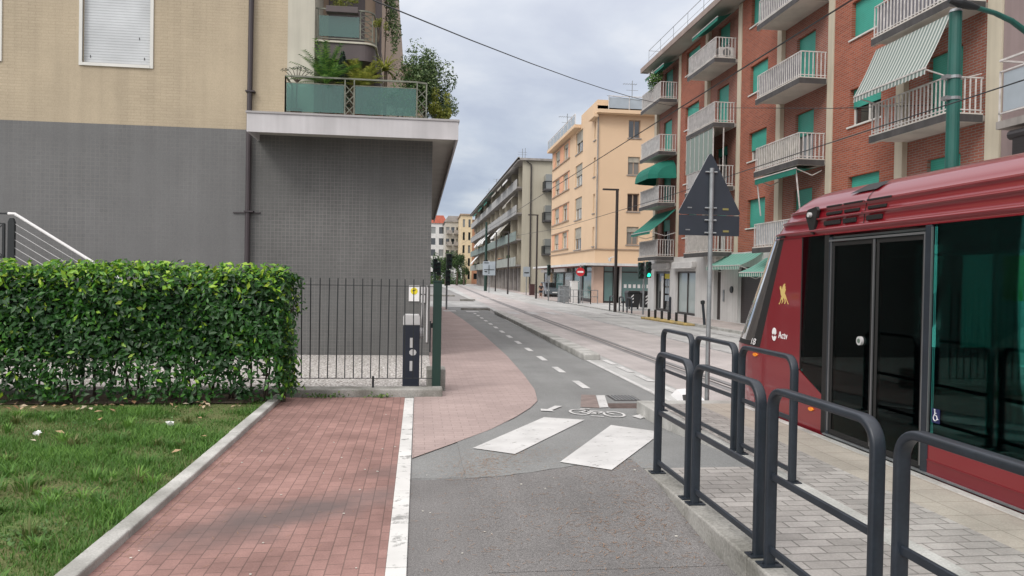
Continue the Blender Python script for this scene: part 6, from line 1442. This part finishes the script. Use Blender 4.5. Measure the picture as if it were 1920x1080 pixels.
# person and parked car in the distance
def person():
    t = thing('person', 'person in black shirt and dark shorts standing on the far pavement', 'person', (10.55, 64, 0)); s = 1.33/1.75; bx, by = 10.55, 64
    def skin(name, V, E_, Rr, mat, par=t):
        me = bpy.data.meshes.new(name); me.from_pydata([(v[0]*s, v[1]*s, v[2]*s) for v in V], E_, []); me.materials.append(mat); o = bpy.data.objects.new(name, me); COL.objects.link(o); o.parent = par; W[o.name] = Vector((bx, by, 0))
        m = o.modifiers.new('skin', 'SKIN'); o.modifiers.new('sub', 'SUBSURF').levels = 1
        for i, r_ in enumerate(Rr): me.skin_vertices[0].data[i].radius = (r_*s, r_*s)
        me.skin_vertices[0].data[0].use_root = True; return o
    def skin_layer(me): me.skin_vertices.new() if hasattr(me.skin_vertices, 'new') and not me.skin_vertices else None
    V = [(0, 0, .95), (0, 0, 1.15), (0, 0, 1.36), (0, 0, 1.47), (0, -.01, 1.55), (0, -.015, 1.68), (.17, 0, 1.38), (.24, -.02, 1.12), (.22, -.14, .92), (.21, -.2, .86), (-.17, 0, 1.38), (-.24, 0, 1.12), (-.22, -.1, .90), (-.21, -.14, .82),
         (.09, 0, .88), (.10, -.02, .50), (.10, .02, .09), (.10, -.12, .04), (-.09, 0, .88), (-.10, .0, .50), (-.11, .04, .09), (-.12, -.1, .04)]
    E_ = [(0, 1), (1, 2), (2, 3), (3, 4), (4, 5), (2, 6), (6, 7), (7, 8), (8, 9), (2, 10), (10, 11), (11, 12), (12, 13), (0, 14), (14, 15), (15, 16), (16, 17), (0, 18), (18, 19), (19, 20), (20, 21)]
    Rr = [.13, .13, .13, .05, .075, .085, .055, .042, .035, .03, .055, .042, .035, .03, .085, .06, .04, .03, .085, .06, .04, .03]
    return t, skin, V, E_, Rr
try:
    t, skin, V, E_, Rr = person()
    import bmesh
    def skinned(name, V, E_, Rr, mat):
        s = 1.33/1.75; bm = bmesh.new(); lay = bm.verts.layers.skin.verify(); vs = [bm.verts.new((v[0]*s, v[1]*s, v[2]*s)) for v in V]
        for a, b in E_: bm.edges.new((vs[a], vs[b]))
        for i, v in enumerate(vs): v[lay].radius = (Rr[i]*s, Rr[i]*s); v[lay].use_root = i == 0
        me = bpy.data.meshes.new(name); bm.to_mesh(me); bm.free(); me.materials.append(mat); o = bpy.data.objects.new(name, me); COL.objects.link(o); o.parent = t
        o.modifiers.new('skin', 'SKIN'); o.modifiers.new('sub', 'SUBSURF').levels = 1; o.modifiers['sub'].render_levels = 2; return o
    skinned('body', V, E_, Rr, M['skin'])
    skinned('shirt', [(0, 0, .92), (0, 0, 1.15), (0, 0, 1.38), (.17, 0, 1.38), (.23, -.01, 1.16), (-.17, 0, 1.38), (-.23, 0, 1.16)], [(0, 1), (1, 2), (2, 3), (3, 4), (2, 5), (5, 6)], [.155, .155, .15, .075, .065, .075, .065], M['bin_black'])
    skinned('shorts', [(0, 0, .95), (.09, 0, .86), (.10, -.01, .56), (-.09, 0, .86), (-.10, 0, .56)], [(0, 1), (1, 2), (0, 3), (3, 4)], [.145, .11, .09, .11, .09], M['navy'])
    skinned('hair', [(0, .02, 1.66), (0, .0, 1.73)], [(0, 1)], [.085, .07], M['black'])
except Exception as ex: print('person', ex)
def car():
    t = thing('parked_car', 'dark grey parked car half hidden behind the apricot building', 'car', (12.3, 69.5, 0)); Fc = FX(11.6)
    prof_ = [(0, .25), (0, .62), (.15, .78), (.95, .88), (1.6, 1.32), (2.9, 1.38), (3.7, .95), (4.2, .85), (4.25, .3)]
    MB().prism([(67.5+a, b) for a, b in prof_], Fc, 0, -1.65).build('body', P('car_paint', (.12, .14, .16), .3, coat=.5, var=.05), t, bevel=.05)
    MB().prism([(67.5+a, b) for a, b in ((1.1, .92), (1.68, 1.27), (2.85, 1.32), (3.5, .96))], Fc, .01, 0).prism([(67.5+a, b) for a, b in ((1.1, .92), (1.68, 1.27), (2.85, 1.32), (3.5, .96))], Fc, -1.65, -1.66).build('window', M['win_dark'], t)
    MB().quad((11.75, 68.40, .92), (13.1, 68.40, .92), (13.0, 69.02, 1.29), (11.85, 69.02, 1.29)).build('windscreen', M['win_dark'], t)
    for y in (68.3, 70.9):
        for x in (11.58, 13.05): MB().tube([(x, y, .3), (x+.2, y, .3)], .3, 16).build('wheel', M['black'], t)
    for x in (11.8, 12.95): MB().box(x-.12, x+.12, 67.47, 67.52, .55, .68).build('headlight', M['silver'], t)
    MB().box(12.2, 12.65, 67.46, 67.5, .38, .48).build('number_plate', M['decal_white'], t)
car()
# aerials on the apricot roof
for (x, y, h, lb) in ((17.2, 60, 4.2, 'tall aerial with cross bars on the apricot roof'), (13.0, 66, 2.6, 'short aerial on the apricot roof beside the parapet')):
    t = thing('aerial', lb, 'aerial', (x, y, 14)); MB().tube([(x, y, 13.8), (x, y, 13.9+h)], .035, 5).build('mast', M['galv'], t)
    mb = MB(); mb.bar((x-.8, y, 13.6+h), (x+.4, y, 13.6+h), .025)
    for q in range(6): mb.bar((x-.7+q*.2, y-.3, 13.6+h), (x-.7+q*.2, y+.3, 13.6+h), .015)
    mb.bar((x-.5, y, 13.1+h), (x+.5, y, 13.1+h), .025); mb.build('crossbar', M['galv'], t)
